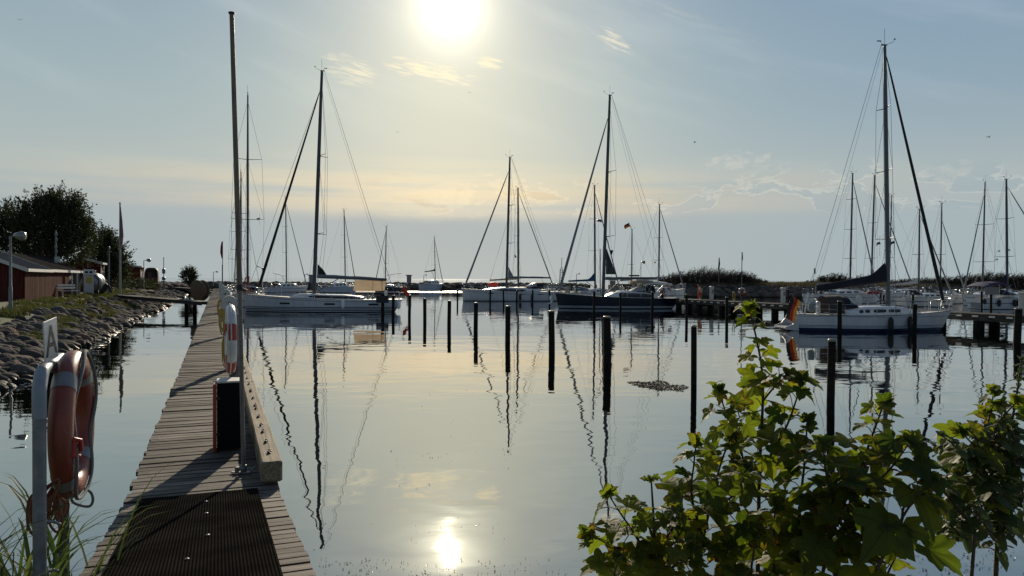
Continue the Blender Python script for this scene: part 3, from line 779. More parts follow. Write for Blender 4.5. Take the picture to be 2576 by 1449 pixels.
# ------------------------------------------------------------------ right jetty
DZ = .95
JD = (gz(1700, 752, DZ) - gz(2576, 795, DZ)); JD.z = 0; JD.normalize(); J0 = gz(2576, 795, DZ) - JD * 9; J0.z = 0
JROT = math.atan2(-JD.x, JD.y); JX = Vector((math.cos(JROT), math.sin(JROT), 0))
def jw(x, y, z=0.0):
    p = J0 + JX * x + JD * y; return Vector((p.x, p.y, z))
def jy_at_px(px, x=0):  # distance along the jetty seen at this bearing
    k = (px - 1288) / 1860; p = J0 + JX * x
    return -(p.x - k * p.y) / (JD.x - k * JD.y)
jetty = thing('jetty', 'dark timber jetty on stout piles with white spacer gaps between the berths', 'jetty', J0, JROT)
JL = jy_at_px(1672); b = MB(); y = 0; rnd = random.Random(6)
while y < JL: b.box((.8, y + .06, DZ - .02 + rnd.uniform(-.004, .004)), (1.6 + rnd.uniform(-.02, .02), .118, .04)); y += .135
b.build('deck', M_jet, jetty)
b = MB()
for x in (.08, 1.52): b.box((x, JL / 2, DZ - .30), (.14, JL, .20))
for x in (.08, 1.52): b.box((x, JL / 2, DZ - .06), (.10, JL, .04))
b.build('long_beam', M_beam, jetty)
y = .3
while y < JL:
    b = MB(); b.box((.8, y, DZ - .14), (1.55, .62, .12)); b.build('spacer', M_beam, jetty); y += 1.0
y = .8
while y < JL:
    b = MB(); b.box((.09, y, DZ - .14), (.15, .36, .09)); b.build('spacer', mat('pale_block', (.75, .70, .60), .7, var=.1), jetty); y += 1.0
y = 1.5
while y < JL:
    b = MB(); b.box((.8, y, DZ - .48), (1.7, .3, .16))
    for x in (.2, 1.4): b.tube([(x, y, -1.2), (x, y, .35), (x, y, DZ - .42)], [.30, .28, .24], 10)
    b.build('pile', M_pile, jetty); y += 3.4
def jped(px, label, first=None):
    loc = jw(1.0, jy_at_px(px, 1.0), DZ)
    if first: o = copy_tree(first); o.location = loc; o['label'] = label; return o
    t = thing('power_pedestal', label, 'pedestal', loc, JROT, 'square supply pedestals on the timber jetty'); m = mat('pedestal_pale', (.50, .49, .45), .55, var=.1, vs=5)
    b = MB(); b.bbox((0, 0, .55), (.26, .30, 1.1), .02); b.build('column', m, t)
    b = MB(); b.bbox((0, 0, 1.18), (.36, .42, .16), .05); b.build('hood', m, t)
    b = MB()
    for z in (.70, .85): b.bbox((0, -.155, z), (.16, .02, .1), .005)
    b.build('socket', M_rub, t); return t
JP = jped(1790, 'pale supply pedestal standing beside the child on the jetty')
jped(1970, 'pale supply pedestal on the jetty behind the stern with the black red gold flag', JP)
jped(2573, 'pale supply pedestal on the jetty in front of the fendered boat by the frame edge', JP)
y_ = jy_at_px(1853)
jm = thing('lifebuoy_mast', 'tall slim pole on the jetty with a lifebuoy at its foot', 'pole', jw(.5, y_, DZ))
b = MB(); hh = gy(1851, 634, jw(.5, y_).y).z - DZ; b.tube([(0, 0, 0), (0, 0, hh)], [.045, .03], 8); b.build('pole', M_dalu, jm)
b = MB(); b.tube([(.02, 0, hh), (.03, 0, hh - .5), (.0, 0, hh - .9)], [.03, .06, .02], 6); b.build('pennant', M_navy, jm)
b = MB(); b.box((.12, 0, .6), (.45, .12, .5)); b.build('box', M_beam, jm)
jb = tag(ring(MB(), .24, .06, 32, 10, 1.0).build('lifebuoy', lifebuoy_mat('jetty_ring', (.42, .05, .03), (.62, .62, .60))), 'red and white lifebuoy facing the water on the jetty pole', 'lifebuoy')
q = jw(.5, y_); jb.location = (q.x - .02, q.y - .13, gy(1853, 732, q.y).z); jb.rotation_euler = (0, 0, rad(80))
o = hose(0, 0, DZ + .02, DZ + .85, 'coiled pale yellow hose hanging at the jetty box below the lifebuoy', .25); o.location = jw(.3, jy_at_px(1836), 0)
t = thing('marker_post', 'orange marker post on the jetty next to the child', 'post', jw(1.2, jy_at_px(1757, 1.2), DZ)); b = MB(); b.tube([(0, 0, 0), (0, 0, 1.3)], .07, 8); b.build('post', mat('orange_paint', (.55, .09, .03), .5), t); b = MB(); b.lathe([(.09, 0), (.09, .06), (.03, .1)], 8, (0, 0, 1.28)); b.build('cap', M_rub, t)
# ------------------------------------------------------------------ boats
def wpos(px, Y): return Vector(((px - 1288) / 1860 * Y, Y, 0))
class Boat:
    def __init__(s, label, bow, stern, beam, fb, ov, hm, name='sailboat', cat='sailboat', transom=.62, group=None, full=.8):
        s.bow = wpos(*bow); s.st = wpos(*stern); d = s.bow - s.st; s.L = d.length; s.beam = beam; s.fb = fb; s.ov = ov; s.tr = transom
        s.mid = (s.bow + s.st) / 2; s.rot = math.atan2(d.y, d.x); s.u = d.normalized(); s.v = Vector((-s.u.y, s.u.x, 0))
        s.ns = -1 if s.v.dot(s.mid) > 0 else 1; s.full = full
        s.root = thing(name, label, cat, s.mid, s.rot, group)
        s.hull(hm)
    def W(s, x, y, z): return s.mid + s.u * x + s.v * y + Vector((0, 0, z))
    def loc_px(s, px):            # local x on the centre line seen at column px
        k = (px - 1288) / 1860; return -(s.mid.x - k * s.mid.y) / (s.u.x - k * s.u.y)
    def z_px(s, px, py, x):
        Y = (s.mid + s.u * x).y; return gy(px, py, Y).z
    def half(s, q):               # relative half beam at deck, q 0 stern .. 1 bow
        if q < .42: return s.tr + (1 - s.tr) * math.sin(math.pi / 2 * q / .42)
        return max(.012, max(0, math.cos(math.pi / 2 * ((q - .42) / .58))) ** s.full)
    def halfw(s, q):
        if q < .42: return (s.tr * .8) + (.88 - s.tr * .8) * math.sin(math.pi / 2 * q / .42)
        return max(.010, .88 * max(0, math.cos(math.pi / 2 * ((q - .42) / .58))) ** (s.full + .45))
    def sheer(s, q): return s.fb[1] + (s.fb[0] - s.fb[1]) * q ** 1.5 - .10 * math.sin(math.pi * q) * (1 if s.fb[0] - s.fb[1] > .2 else .3)
    def pt(s, q, zr, side):       # zr 0 waterline .. 1 deck ; negative under water
        sh = s.sheer(q); z = sh * zr if zr >= 0 else zr * .6
        k = max(0, zr); x0 = -s.L / 2 + q * s.L; x1 = -s.L / 2 - s.ov[0] + q * (s.L + s.ov[0] + s.ov[1]); x = x0 + (x1 - x0) * k
        if zr >= 0: y = s.halfw(q) + (s.half(q) - s.halfw(q)) * k ** .6
        else: y = s.halfw(q) * (1 + zr) ** .55 if zr > -1 else 0
        if zr < 0: x += zr * .25 * (q * 2 - 1) * 1.2
        return Vector((x, side * y * s.beam / 2, z))
    def q_of_x(s, x, zr=1.0):
        a, e = 0.0, 1.0
        for _ in range(22):
            m = (a + e) / 2
            if s.pt(m, zr, 1).x < x: a = m
            else: e = m
        return (a + e) / 2
    def side(s, x, z, sd, out=0.0):
        q = s.q_of_x(x, .8); zr = z / s.sheer(q); p = s.pt(q, zr, sd); p.x = x; p.y += sd * out; return p
    def hull(s, hm):
        n = 26; zr = [1, .85, .66, .48, .3, .15, .05, 0, -.18, -.5, -1]; rows = []
        for i in range(n + 1):
            q = i / n; rows.append([s.pt(q, z, 1) for z in zr] + [s.pt(q, z, -1) for z in zr[-2::-1]])
        b = MB(); b.loft(rows, True); b.add(rows[0], [tuple(range(len(rows[0])))]); s.hull_o = b.build('hull', hm, s.root)
        b = MB(); rows = []
        for i in range(n + 1):
            q = i / n; p = s.pt(q, 1, 1); w = p.y - .01
            rows.append([Vector((p.x, w * k, p.z - .012 + .05 * (1 - k * k))) for k in (-1, -.7, -.35, 0, .35, .7, 1)])
        b.loft(rows, True); s.deck_o = b.build('deck', M_deckw, s.root)
        b = MB()
        for sd in (1, -1): b.tube([s.pt(i / n, 1, sd) + Vector((0, -sd * .02, .02)) for i in range(n + 1)], .022, 5)
        b.build('toe_rail', M_alu, s.root)
    def deckz(s, x): return s.sheer(s.q_of_x(x))
    def cabin(s, xa, xf, h, slope=.35, win=(), wfrac=.60, m=None, aft=.06, wz=(.28, .72), back=.5, wm=None):
        """coachroof from local xa (aft) to xf (front)"""
        rows = []; n = 18; s.cab = (xa, xf, h)
        def hh(t):
            a = min(1, (1 - t) / slope); e = min(1, (t + .02) / aft)
            return h * (math.sin(math.pi / 2 * a) ** .85) * (.75 + .25 * e) * (back + (1 - back) * min(1, t * 3 + .3))
        def ww(x): return max(.12, min(s.half(s.q_of_x(x)) * s.beam / 2 * .68, s.beam / 2 * wfrac))
        s.cw, s.ch = ww, lambda x: hh((x - xa) / (xf - xa))
        for i in range(n + 1):
            t = i / n; x = xa + (xf - xa) * t; w = ww(x) * (1 if t < .7 else 1 - .45 * ((t - .7) / .3) ** 2); z = s.deckz(x); k = hh(t) + .01
            rows.append([Vector((x, w, z - .03)), Vector((x, w * .97, z + k * .5)), Vector((x, w * .92, z + k * .86)), Vector((x, w * .80, z + k * .99)), Vector((x, 0, z + k * 1.08)), Vector((x, -w * .80, z + k * .99)), Vector((x, -w * .92, z + k * .86)), Vector((x, -w * .97, z + k * .5)), Vector((x, -w, z - .03))])
        b = MB(); b.loft(rows, True); b.add(rows[0], [tuple(range(9))]); co_ = b.build('coachroof', m or M_white, s.root)
        for (x0, x1) in win:
            for sd in (1, -1):
                b = MB(); r1 = []
                for i in range(9):
                    x = x0 + (x1 - x0) * i / 8; t = (x - xa) / (xf - xa); w = ww(x) * (1 if t < .7 else 1 - .45 * ((t - .7) / .3) ** 2); z = s.deckz(x); k = hh(t)
                    e = min(1, min(i, 8 - i) / 1.0 + .45)
                    zc = (wz[0] + wz[1]) / 2; dz = (wz[1] - wz[0]) / 2 * e
                    r1.append([Vector((x, sd * (w * (1 - .035 * (zc - dz) * 2) + .012), z + k * (zc - dz))), Vector((x, sd * (w * (1 - .035 * (zc + dz) * 2) + .012), z + k * (zc + dz)))])
                b.loft(r1, False); b.build('window', wm or M_glass, co_)
        b = MB()
        for xx in (xa + (xf - xa) * .55, xa + (xf - xa) * .8):
            b.bbox((xx, 0, s.deckz(xx) + hh((xx - xa) / (xf - xa)) * 1.08 + .015), (.5, .5, .05), .015)
        b.build('hatch', M_glass, co_)
    def hull_windows(s, items):
        for (x0, x1, z0, z1) in items:
            for sd in (1, -1):
                b = MB(); b.loft([[s.side(x0 + (x1 - x0) * i / 5, z0 + (z1 - z0) * k / 2, sd, .006) for k in range(3)] for i in range(6)], False); b.build('hull_window', M_glass, s.hull_o)
    def mast(s, xb, xt, yt, yb=None, r=.095, spread=(.33, .62), sl=.9, aft=.18, m=None, gear=True):
        """xb, xt: columns of foot and head, yt: row of the head"""
        x = s.loc_px(xb); foot = s.W(x, 0, 0); z0 = s.deckz(x) + (s.ch(x) if hasattr(s, 'cab') and s.cab[0] < x < s.cab[1] else 0)
        H = foot.y * (hor(xt) - yt) / 1860 + 2.75
        rk = ((xt - xb) * foot.y / 1860) / s.u.x if abs(s.u.x) > .5 else -.012 * H
        rk = max(-.06 * H, min(.06 * H, rk))
        A = Vector((x, 0, z0 - .02)); B = Vector((x + rk, 0, H)); s.A, s.B, s.mx = A, B, x; m = m or M_alu
        b = MB(); b.tube([A, A.lerp(B, .5), A.lerp(B, .8), B], [r * .82, r * .80, r * .70, r * .52], 10, flat=1.45); b.bbox(B + Vector((-.05, 0, .03)), (.36, .10, .07), .02); mo = b.build('mast', m, s.root); s.mo = mo
        tips = []
        for f in spread:
            b = MB(); p = A.lerp(B, f); l = sl * (1.12 - .45 * f)
            for sd in (1, -1):
                q = p + Vector((-aft * l * 2, sd * l, .05)); tips.append((f, sd, q)); b.tube([p, q], [.032, .02], 6)
            b.build('spreader', m, mo)
        b = MB(); R = s.wr
        for sd in (1, -1):
            cp = Vector((x - .25, sd * s.half(s.q_of_x(x)) * s.beam / 2 * .93, s.deckz(x)))
            tl = sorted([t for t in tips if t[1] == sd]); path = [cp] + [t[2] for t in tl] + [A.lerp(B, .97)]
            b.tube(path, R, 4, False)
            prev = cp
            for i, t in enumerate(tl): b.tube([prev, A.lerp(B, t[0])], R * .8, 4, False); prev = t[2]
            b.tube([Vector((x + .5, cp.y, cp.z)), A.lerp(B, spread[0] if spread else .5)], R * .8, 4, False)
        for k in (-.05, .03): b.tube([Vector((x - .15, k * 3, z0 + 1)), B + Vector((-.1, k, -.1))], R * .75, 4, False)
        s.rig = b
        if gear:
            b = MB(); b.tube([B + Vector((0, .03, 0)), B + Vector((0, .03, .95))], .010, 4); b.tube([B, B + Vector((.5, 0, .22)), B + Vector((.55, 0, .34))], .010, 4); b.tube([B + Vector((-.1, 0, .05)), B + Vector((-.28, .0, .25))], .009, 4)
            b.ell(B + Vector((.55, 0, .36)), (.07, .07, .03), 6, 4); b.box(B + Vector((-.32, 0, .25)), (.24, .01, .06)); b.build('masthead_gear', M_black, mo)
    def stays(s, back=1, split=0.0, fore=1.0, stern_in=.2):
        b = s.rig; bow = Vector((s.L / 2 + s.ov[1] - .25, 0, s.deckz(s.L / 2) + .05)); s.bowpt = bow
        b.tube([bow, s.A.lerp(s.B, fore)], s.wr * 1.2, 4, False)
        sx = -s.L / 2 - s.ov[0] + stern_in
        if back == 2:
            for sd in (1, -1): b.tube([Vector((sx, sd * s.half(.02) * s.beam / 2 * .85, s.deckz(sx))), s.B + Vector((-.2, 0, 0))], s.wr, 4, False)
        elif back == 1:
            t = Vector((sx, 0, s.deckz(-s.L / 2)))
            if split:
                k = t.lerp(s.B, split)
                b.tube([k, s.B + Vector((-.2, 0, 0))], s.wr, 4, False)
                for sd in (1, -1): b.tube([k, Vector((sx, sd * s.beam * .22, t.z))], s.wr, 4, False)
                b.tube([k - Vector((0, 0, .15)), k + Vector((0, 0, .15))], .05, 6)
            else: b.tube([t, s.B + Vector((-.2, 0, 0))], s.wr, 4, False)
        b.build('rigging', M_wire, s.root)
    wr = .011
    def furl(s, m, r0=.10, r1=.05, fore=.93, z0=.45, x_in=.0):
        a = Vector((s.L / 2 + s.ov[1] - .3 - x_in, 0, s.deckz(s.L / 2))); t = s.A.lerp(s.B, fore)
        p = [a.lerp(t, k) for k in (.035, .07, .12, .3, .6, .9, .97)]
        b = MB(); b.tube(p, [r0 * .7, r0, r0 * 1.05, r0 * .9, (r0 + r1) / 2, r1, r1 * .5], 8); b.build('furled_headsail', m, s.root)
        b = MB(); b.lathe([(.05, 0), (.13, .02), (.13, .05), (.07, .08), (.07, .16), (.13, .18), (.13, .2)], 10, a.lerp(t, .012)); b.build('furling_drum', M_dalu, s.root)
    def boom(s, px_end, z_in, z_end, m=None, r=.10, cover=None, cr=.16, crise=.0, vang=True):
        x1 = s.loc_px(px_end) if not isinstance(px_end, tuple) else px_end[0]
        k = 1 if x1 > s.mx else -1; a = Vector((s.mx + k * .18 + (s.B.x - s.A.x) * .1, 0, z_in)); e = Vector((x1, 0, z_end))
        b = MB(); b.tube([a, e], r * .8, 8, flat=.75); bo = b.build('boom', m or M_alu, s.root)
        if cover:
            b = MB(); rows = []; n = 24
            for i in range(n + 1):
                t = i / n; p = a.lerp(e, t); up = cr * (1.25 - .75 * t) + crise * max(0, 1 - t * 4.0) ** 1.4; wob = .035 * noise.noise(Vector((t * 9, s.mx, 0)))
                w = cr * (.62 - .22 * t); row = []
                for j in range(12):
                    g = 2 * math.pi * j / 12; cz = math.cos(g); row.append(p + Vector((0, math.sin(g) * (w * (.55 + .45 * (1 - max(0, cz)))), (up if cz > 0 else cr * .75 + wob) * cz + .06 + wob)))
                rows.append(row)
            b.loft(rows, True, True, True); b.build('sail_cover', cover, bo)
        if vang:
            b = MB(); b.tube([Vector((s.mx - (-k) * .12, 0, s.A.z + .15)), a.lerp(e, .30) - Vector((0, 0, .08))], .035, 6); b.build('vang', M_dalu, bo)
        b = MB(); pm = a.lerp(e, .8); b.tube([pm, Vector((pm.x, 0, s.deckz(pm.x) + .2))], .02, 4); b.tube([e, s.B + Vector((-.1, 0, -.1))], s.wr * .7, 4, False); b.build('sheet', M_ropew, bo)
        return a, e, bo
    def rails(s, hgt=.62, near_only=False):
        b = MB(); n = 9; R = .013
        for sd in (1, -1):
            tops = []
            for i in range(1, n):
                q = i / n; p = s.pt(q, 1, sd) - Vector((0, sd * .06, 0)); t = p + Vector((0, 0, hgt)); b.tube([p, t], R, 5); tops.append(t)
            bowp = s.pt(.985, 1, sd) + Vector((0, 0, hgt + .05)); sp_ = s.pt(.01, 1, sd) + Vector((.1, -sd * .1, hgt))
            for dz in (0, -.28): b.tube([sp_ + Vector((0, 0, dz))] + [t + Vector((0, 0, dz)) for t in tops] + [bowp + Vector((0, 0, dz))], .007, 4, False)
        pb = [s.pt(.90, 1, 1), s.pt(.90, 1, 1) + Vector((.05, 0, hgt)), s.pt(.985, 1, 1) + Vector((.05, .06, hgt + .08)), s.pt(.985, 1, -1) + Vector((.05, -.06, hgt + .08)), s.pt(.90, 1, -1) + Vector((.05, 0, hgt)), s.pt(.90, 1, -1)]
        b.tube(pb, .018, 6); b.tube([pb[2], s.pt(.97, 1, 1)], .016, 6); b.tube([pb[3], s.pt(.97, 1, -1)], .016, 6)
        for sd in (1, -1):
            f = [s.pt(.10, 1, sd), s.pt(.10, 1, sd) + Vector((0, 0, hgt)), s.pt(.012, 1, sd) + Vector((.08, 0, hgt)), s.pt(.012, 1, sd) + Vector((.08, -sd * .5, hgt)), s.pt(.012, 1, sd) + Vector((.08, -sd * .5, 0))]
            f[3].y = sd * min(abs(f[3].y), s.beam * .28); f[4].y = f[3].y
            b.tube(f, .016, 6); b.tube([f[2], s.pt(.012, 1, sd) + Vector((.08, 0, 0))], .014, 6)
        b.build('guard_rail', M_steel, s.root)
    def hood(s, x0, x1, w, h, m, win=True, open_aft=True, zb=None, wm=None):
        """spray hood: low front at x1, tall aft edge at x0"""
        z = zb if zb is not None else s.deckz(x0) + .25; rows = []
        for i in range(7):
            t = i / 6; x = x1 + (x0 - x1) * t; k = h * math.sin(math.pi / 2 * min(1, t * 1.25)) ** .8 + .02; ww = w / 2 * (.86 + .14 * t)
            rows.append([Vector((x, ww * math.cos(a) * (1.0), z + k * abs(math.sin(a)) ** .65)) for a in [math.pi * j / 12 for j in range(13)]])
        b = MB(); b.loft(rows, True); ho = b.build('sprayhood', m, s.root)
        if win:
            b = MB()
            for j0, j1 in ((1, 4), (4.4, 7.6), (8, 11)):
                rr = []
                for i in range(5):
                    t = .12 + .5 * i / 4; x = x1 + (x0 - x1) * t; k = h * math.sin(math.pi / 2 * min(1, t * 1.25)) ** .8 + .045; ww = w / 2 * (.86 + .14 * t) + .02
                    rr.append([Vector((x + .01, ww * math.cos(a), z + k * abs(math.sin(a)) ** .65)) for a in [math.pi * (j0 + (j1 - j0) * j / 6) / 12 for j in range(7)]])
                b.loft(rr, True)
            b.build('clear_window', wm or mat('clear_vinyl', (.34, .36, .37), .12, var=.1), ho)
        return ho
    def bimini(s, xa, xf, w, z, m, sag=.12):
        b = MB(); rows = []
        for i in range(9):
            t = i / 8; x = xa + (xf - xa) * t; zz = z - sag * (2 * t - 1) ** 2
            rows.append([Vector((x, w / 2 * math.cos(a), zz - .25 + .25 * abs(math.sin(a)) ** .6)) for a in [math.pi * j / 10 for j in range(11)]])
        b.loft(rows, True); o = b.build('bimini', m, s.root)
        b = MB()
        for x in (xa + .1, (xa + xf) / 2, xf - .1):
            for sd in (1, -1): b.tube([Vector((x, sd * w / 2, z - .28)), Vector(((xa + xf) / 2, sd * w / 2 * 1.03, s.deckz(xa) + .1))], .014, 5)
        b.build('bimini_frame', M_steel, o)
    def wheel(s, x, y=0, R=.45):
        b = MB(); z = s.deckz(x) + .45
        b.tube([Vector((x, y + R * math.cos(a), z + R * math.sin(a))) for a in [2 * math.pi * i / 24 for i in range(24)]], .018, 5, closed=True)
        for k in range(3): a = math.pi * k / 3; b.tube([Vector((x, y + R * math.cos(a), z + R * math.sin(a))), Vector((x, y - R * math.cos(a), z - R * math.sin(a)))], .008, 4)
        b.build('steering_wheel', M_dalu, s.root)
        b = MB(); b.bbox((x + .14, y, z - .1), (.2, .26, .8), .05); b.build('binnacle', M_white, s.root)
    def fender(s, x, label, m, L=.62, r=.12, drop=.12, sd=None):
        sd = sd or s.ns; q = s.q_of_x(x); zt = s.sheer(q); c = s.side(x, zt - drop - L / 2, sd, r + .01)
        w = s.W(c.x, c.y, c.z); b = MB()
        b.lathe([(.02, -L / 2 - .07), (.035, -L / 2 - .03), (r * .55, -L / 2), (r * .92, -L * .40), (r, -L * .3), (r, L * .3), (r * .92, L * .40), (r * .55, L / 2), (.035, L / 2 + .03), (.02, L / 2 + .07)], 14)
        o = b.build('fender', m); o.location = w
        e = s.W(*(s.pt(q, 1, sd) + Vector((0, -sd * .05, .55)))) - w
        b = MB(); b.tube([(0, 0, L / 2 + .05), e], .008, 5); b.build('lanyard', M_ropew, o)
        tag(o, label, 'fender', 'fenders hung along the hulls'); return o
    def ensign(s, x, y, z0, h, cols, L=.9, wd=.6, lean=.18, name='ensign', droop=True, dirx=-1):
        """flag staff leaning aft with a hanging flag of horizontal bands"""
        a = Vector((x, y, z0)); t = a + Vector((-lean * h, 0, h)); b = MB(); b.tube([a, t], .016, 6); st_ = b.build('flagstaff', M_teak, s.root)
        hang(s.root if False else st_, t, cols, L, wd, dirx)
def hang(parent, top, cols, L, wd, dirx=-1, droop=.8):
    nb = len(cols)
    b = MB()
    for k in range(nb):
        rows = []
        for i in range(13):
            t = i / 12
            row = []
            for j in range(4):
                v = (k + j / 3) / nb
                x = dirx * (L * t * (1 - droop * .62) + .02); z = -v * wd * (1 - .12 * t) - droop * L * .85 * t ** 1.15
                y = .09 * math.sin(t * 7 + v * 2) * t + .05 * math.sin(v * 5 + t * 3)
                row.append(top + Vector((x + dirx * .07 * math.sin(v * 6) * t, y, z)))
            rows.append(row)
        n = len(b.v); b.loft(rows, True); 
        for i in range(len(b.mi)):
            if b.f[i][0] >= n: b.mi[i] = k
    return b.build('flag', [mat('flag_' + str(c), c, .85, var=.1, translucent=.22) for c in cols], parent)
BLK, RED, GLD, WHT = (.010, .010, .012), (.13, .014, .010), (.24, .125, .018), (.50, .50, .50)

# --- white yacht with the tan awning, bow at the plank pier
HW = hull_mat('hull_white_striped', (.60, .63, .67), [(-1, .05, (.008, .009, .012)), (.12, .18, (.008, .010, .016)), (.245, .305, (.008, .010, .016)), (.37, .43, (.008, .010, .016))])
w = Boat('long white yacht with three dark waterline stripes and a tan awning under its boom', (619, 60.3), (993, 62.2), 3.9, (1.42, 1.02), (.62, .22), HW, transom=.80)
def fx(bt, px): return bt.loc_px(px)
w.cabin(fx(w, 1300), fx(w, 728), .36, slope=.22, win=[(fx(w, 1108), fx(w, 775))][:0] or [(fx(w, 910), fx(w, 778))], wz=(.22, .74)) if False else w.cabin(fx(w, 915), fx(w, 728), .36, slope=.22, win=[(fx(w, 903), fx(w, 780))], wz=(.2, .76))
w.hull_windows([(fx(w, 735), fx(w, 709), .64, .79), (fx(w, 847), fx(w, 821), .60, .75), (fx(w, 953), fx(w, 929), .56, .71)])
b = MB()
for sd in (1, -1): b.tube([w.side(-w.L * .44 + w.L * .90 * i / 20, w.sheer(w.q_of_x(-w.L * .44 + w.L * .9 * i / 20)) - .14, sd, .004) for i in range(21)], .014, 4)
b.build('cove_line', M_navy, w.hull_o)
w.mast(790, 808, 180, r=.135, spread=(.27, .62), sl=1.15, aft=.32, m=M_alu); w.rails()
w.furl(M_black, .115, .055, .93, x_in=.75); w.stays(back=2, fore=.93, stern_in=.5)
a_, e_, bo = w.boom(973, w.z_px(800, 696.5, w.mx) - .02, w.z_px(970, 704, w.loc_px(970)), r=.16, cover=mat('boom_bag', (.19, .21, .23), .6, var=.1, vs=3), cr=.16)
b = MB(); b.prism([Vector((w.mx - .25, -.03, a_.z + .1)), Vector((w.mx - 1.05, -.03, a_.z + .12)), Vector((w.mx - .75, -.03, a_.z + .62)), Vector((w.mx - .28, -.03, a_.z + 1.1))], .06, Vector((0, 1, 0))); b.build('sail_head', M_black, bo)
b = MB(); xa, xb = fx(w, 971), fx(w, 893); zt_, zb_ = a_.z - .24, w.z_px(930, 731, fx(w, 930)); rows = []
for i in range(13):
    t = i / 12; row = []
    for j in range(7):
        v = j / 6; x = xa + (xb - xa) * t + (.28 * v * (t - .5) if t > .5 else .10 * v); row.append(Vector((x, .05 + .04 * math.sin(t * 8 + v * 3) + .10 * v, zt_ + (zb_ - zt_) * v - .04 * math.sin(math.pi * t) * v)))
    rows.append(row)
b.loft(rows, True); b.build('awning', mat('tan_awning', (.40, .31, .21), .9, var=.08, vs=2, translucent=.35), bo)
b = MB(); b.tube([(fx(w, 960), w.ns * .2, zt_ + .2), (fx(w, 963), w.ns * .3, .95)], .02, 4); b.build('awning_line', M_black, bo)
w.wheel(fx(w, 975), .8); w.wheel(fx(w, 975), -.8)
b = MB(); rnd = random.Random(2)
for k in range(7):
    x = fx(w, 905 + k * 11); 
    for sd in (1, -1): b.lathe([(.09, 0), (.075, .08), (.09, .16), (.05, .19)], 8, (x, sd * 1.1, w.deckz(x) + .05))
b.build('winch', M_dalu, w.root)
w.ensign(-w.L / 2 - .35, w.ns * .3, 1.0, 1.2, [RED], .9, .55, .25)
w.fender(fx(w, 867), 'white fender amidships on the striped yacht below its dark cabin window', M_fendw, .66, .14, .02)
w.fender(fx(w, 1003), 'white fender at the stern of the striped yacht near its red flag', M_fendw, .72, .16, .0)

# --- dark blue yacht
HB = hull_mat('hull_dark_blue', (.008, .011, .022), [(-1, .05, (.012, .012, .014)), (.07, .27, (.30, .33, .36))], .13)
B1 = Boat('dark blue yacht with a pale waterline band, sprayhood and cream bimini', (1405, 70.4), (1682, 71.7), 3.7, (1.44, 1.0), (.62, .3), HB, transom=.74)
B1.cabin(fx(B1, 1646), fx(B1, 1520), .60, slope=.34, win=[(fx(B1, 1635), fx(B1, 1549))], wz=(.10, .78), wfrac=.64)
B1.mast(1517, 1531, 241, r=.135, spread=(.30, .62), sl=1.15, aft=.32, m=M_alu); B1.rails(); B1.furl(M_greyc, .13, .06, .91); B1.stays(back=2, fore=.91)
a_, e_, bo = B1.boom(1652, B1.z_px(1520, 702, B1.mx), B1.z_px(1650, 700, fx(B1, 1650)), r=.15, cover=mat('grey_boom', (.26, .28, .30), .5, var=.08), cr=.115)
b = MB(); b.bbox((fx(B1, 1595), 0, e_.z + .24), (1.0, .3, .14), .03); b.build('sail_roll', M_black, bo)
b = MB(); m0 = B1.mx - .25; zq = B1.z_px(1518, 690, B1.mx)
rows = []
for i in range(11):
    t = i / 10; zz = zq + (B1.z_px(1518, 624, B1.mx) - zq) * t; wd = 1.03 * (1 - t) ** .95 + .02; rows.append([Vector((m0 - wd * j / 4, .06 * math.sin(j + t * 4), zz)) for j in range(5)])
b.loft(rows, True); b.build('storm_sail', mat('dark_sailcloth', (.05, .055, .065), .85, var=.15), B1.root)
b = MB(); zc = B1.z_px(1530, 635, B1.mx); b.lathe([(.02, -.28), (.2, .2), (.02, .22)], 10, (B1.mx - .75, .2, zc)); b.tube([(B1.mx - .75, .2, zc), (B1.mx - .5, .1, zc + 5)], .008, 4); b.build('day_cone', M_black, B1.root)
b = MB(); b.tube([(B1.mx + .3, .1, 1.4), (B1.mx + .33, .1, B1.z_px(1515, 626, B1.mx))], .045, 6); b.build('spinnaker_pole', M_alu, B1.root)
b = MB(); b.ell((B1.mx + .42, 0, B1.z_px(1505, 555, B1.mx)), (.30, .26, .12), 12, 6); b.bbox((B1.mx + .2, 0, B1.z_px(1505, 555, B1.mx) - .12), (.3, .12, .06), .01); b.build('radar', M_dalu, B1.mo)
B1.hood(fx(B1, 1640), fx(B1, 1575), 2.2, .72, M_black, zb=B1.deckz(fx(B1, 1620)) + .46)
B1.bimini(fx(B1, 1636), fx(B1, 1594), 2.1, 2.74, M_beige, .06)
B1.bimini(fx(B1, 1683), fx(B1, 1610), 2.2, 2.62, M_whitec, .2)
B1.wheel(fx(B1, 1668)); B1.ensign(-B1.L / 2 + .6, B1.ns * .9, 1.0, 1.55, [RED, WHT, RED], .8, .55, .12)
b = MB(); b.ell((B1.L / 2 + .75, 0, .95), (.12, .09, .32), 8, 6); b.add([(B1.L / 2 + .5, 0, .9), (B1.L / 2 + 1.05, .12, .42), (B1.L / 2 + 1.0, -.12, .40), (B1.L / 2 + .62, 0, .5)], [(0, 1, 3), (0, 3, 2), (1, 2, 3), (0, 2, 1)]); b.build('anchor', M_steel, B1.root)

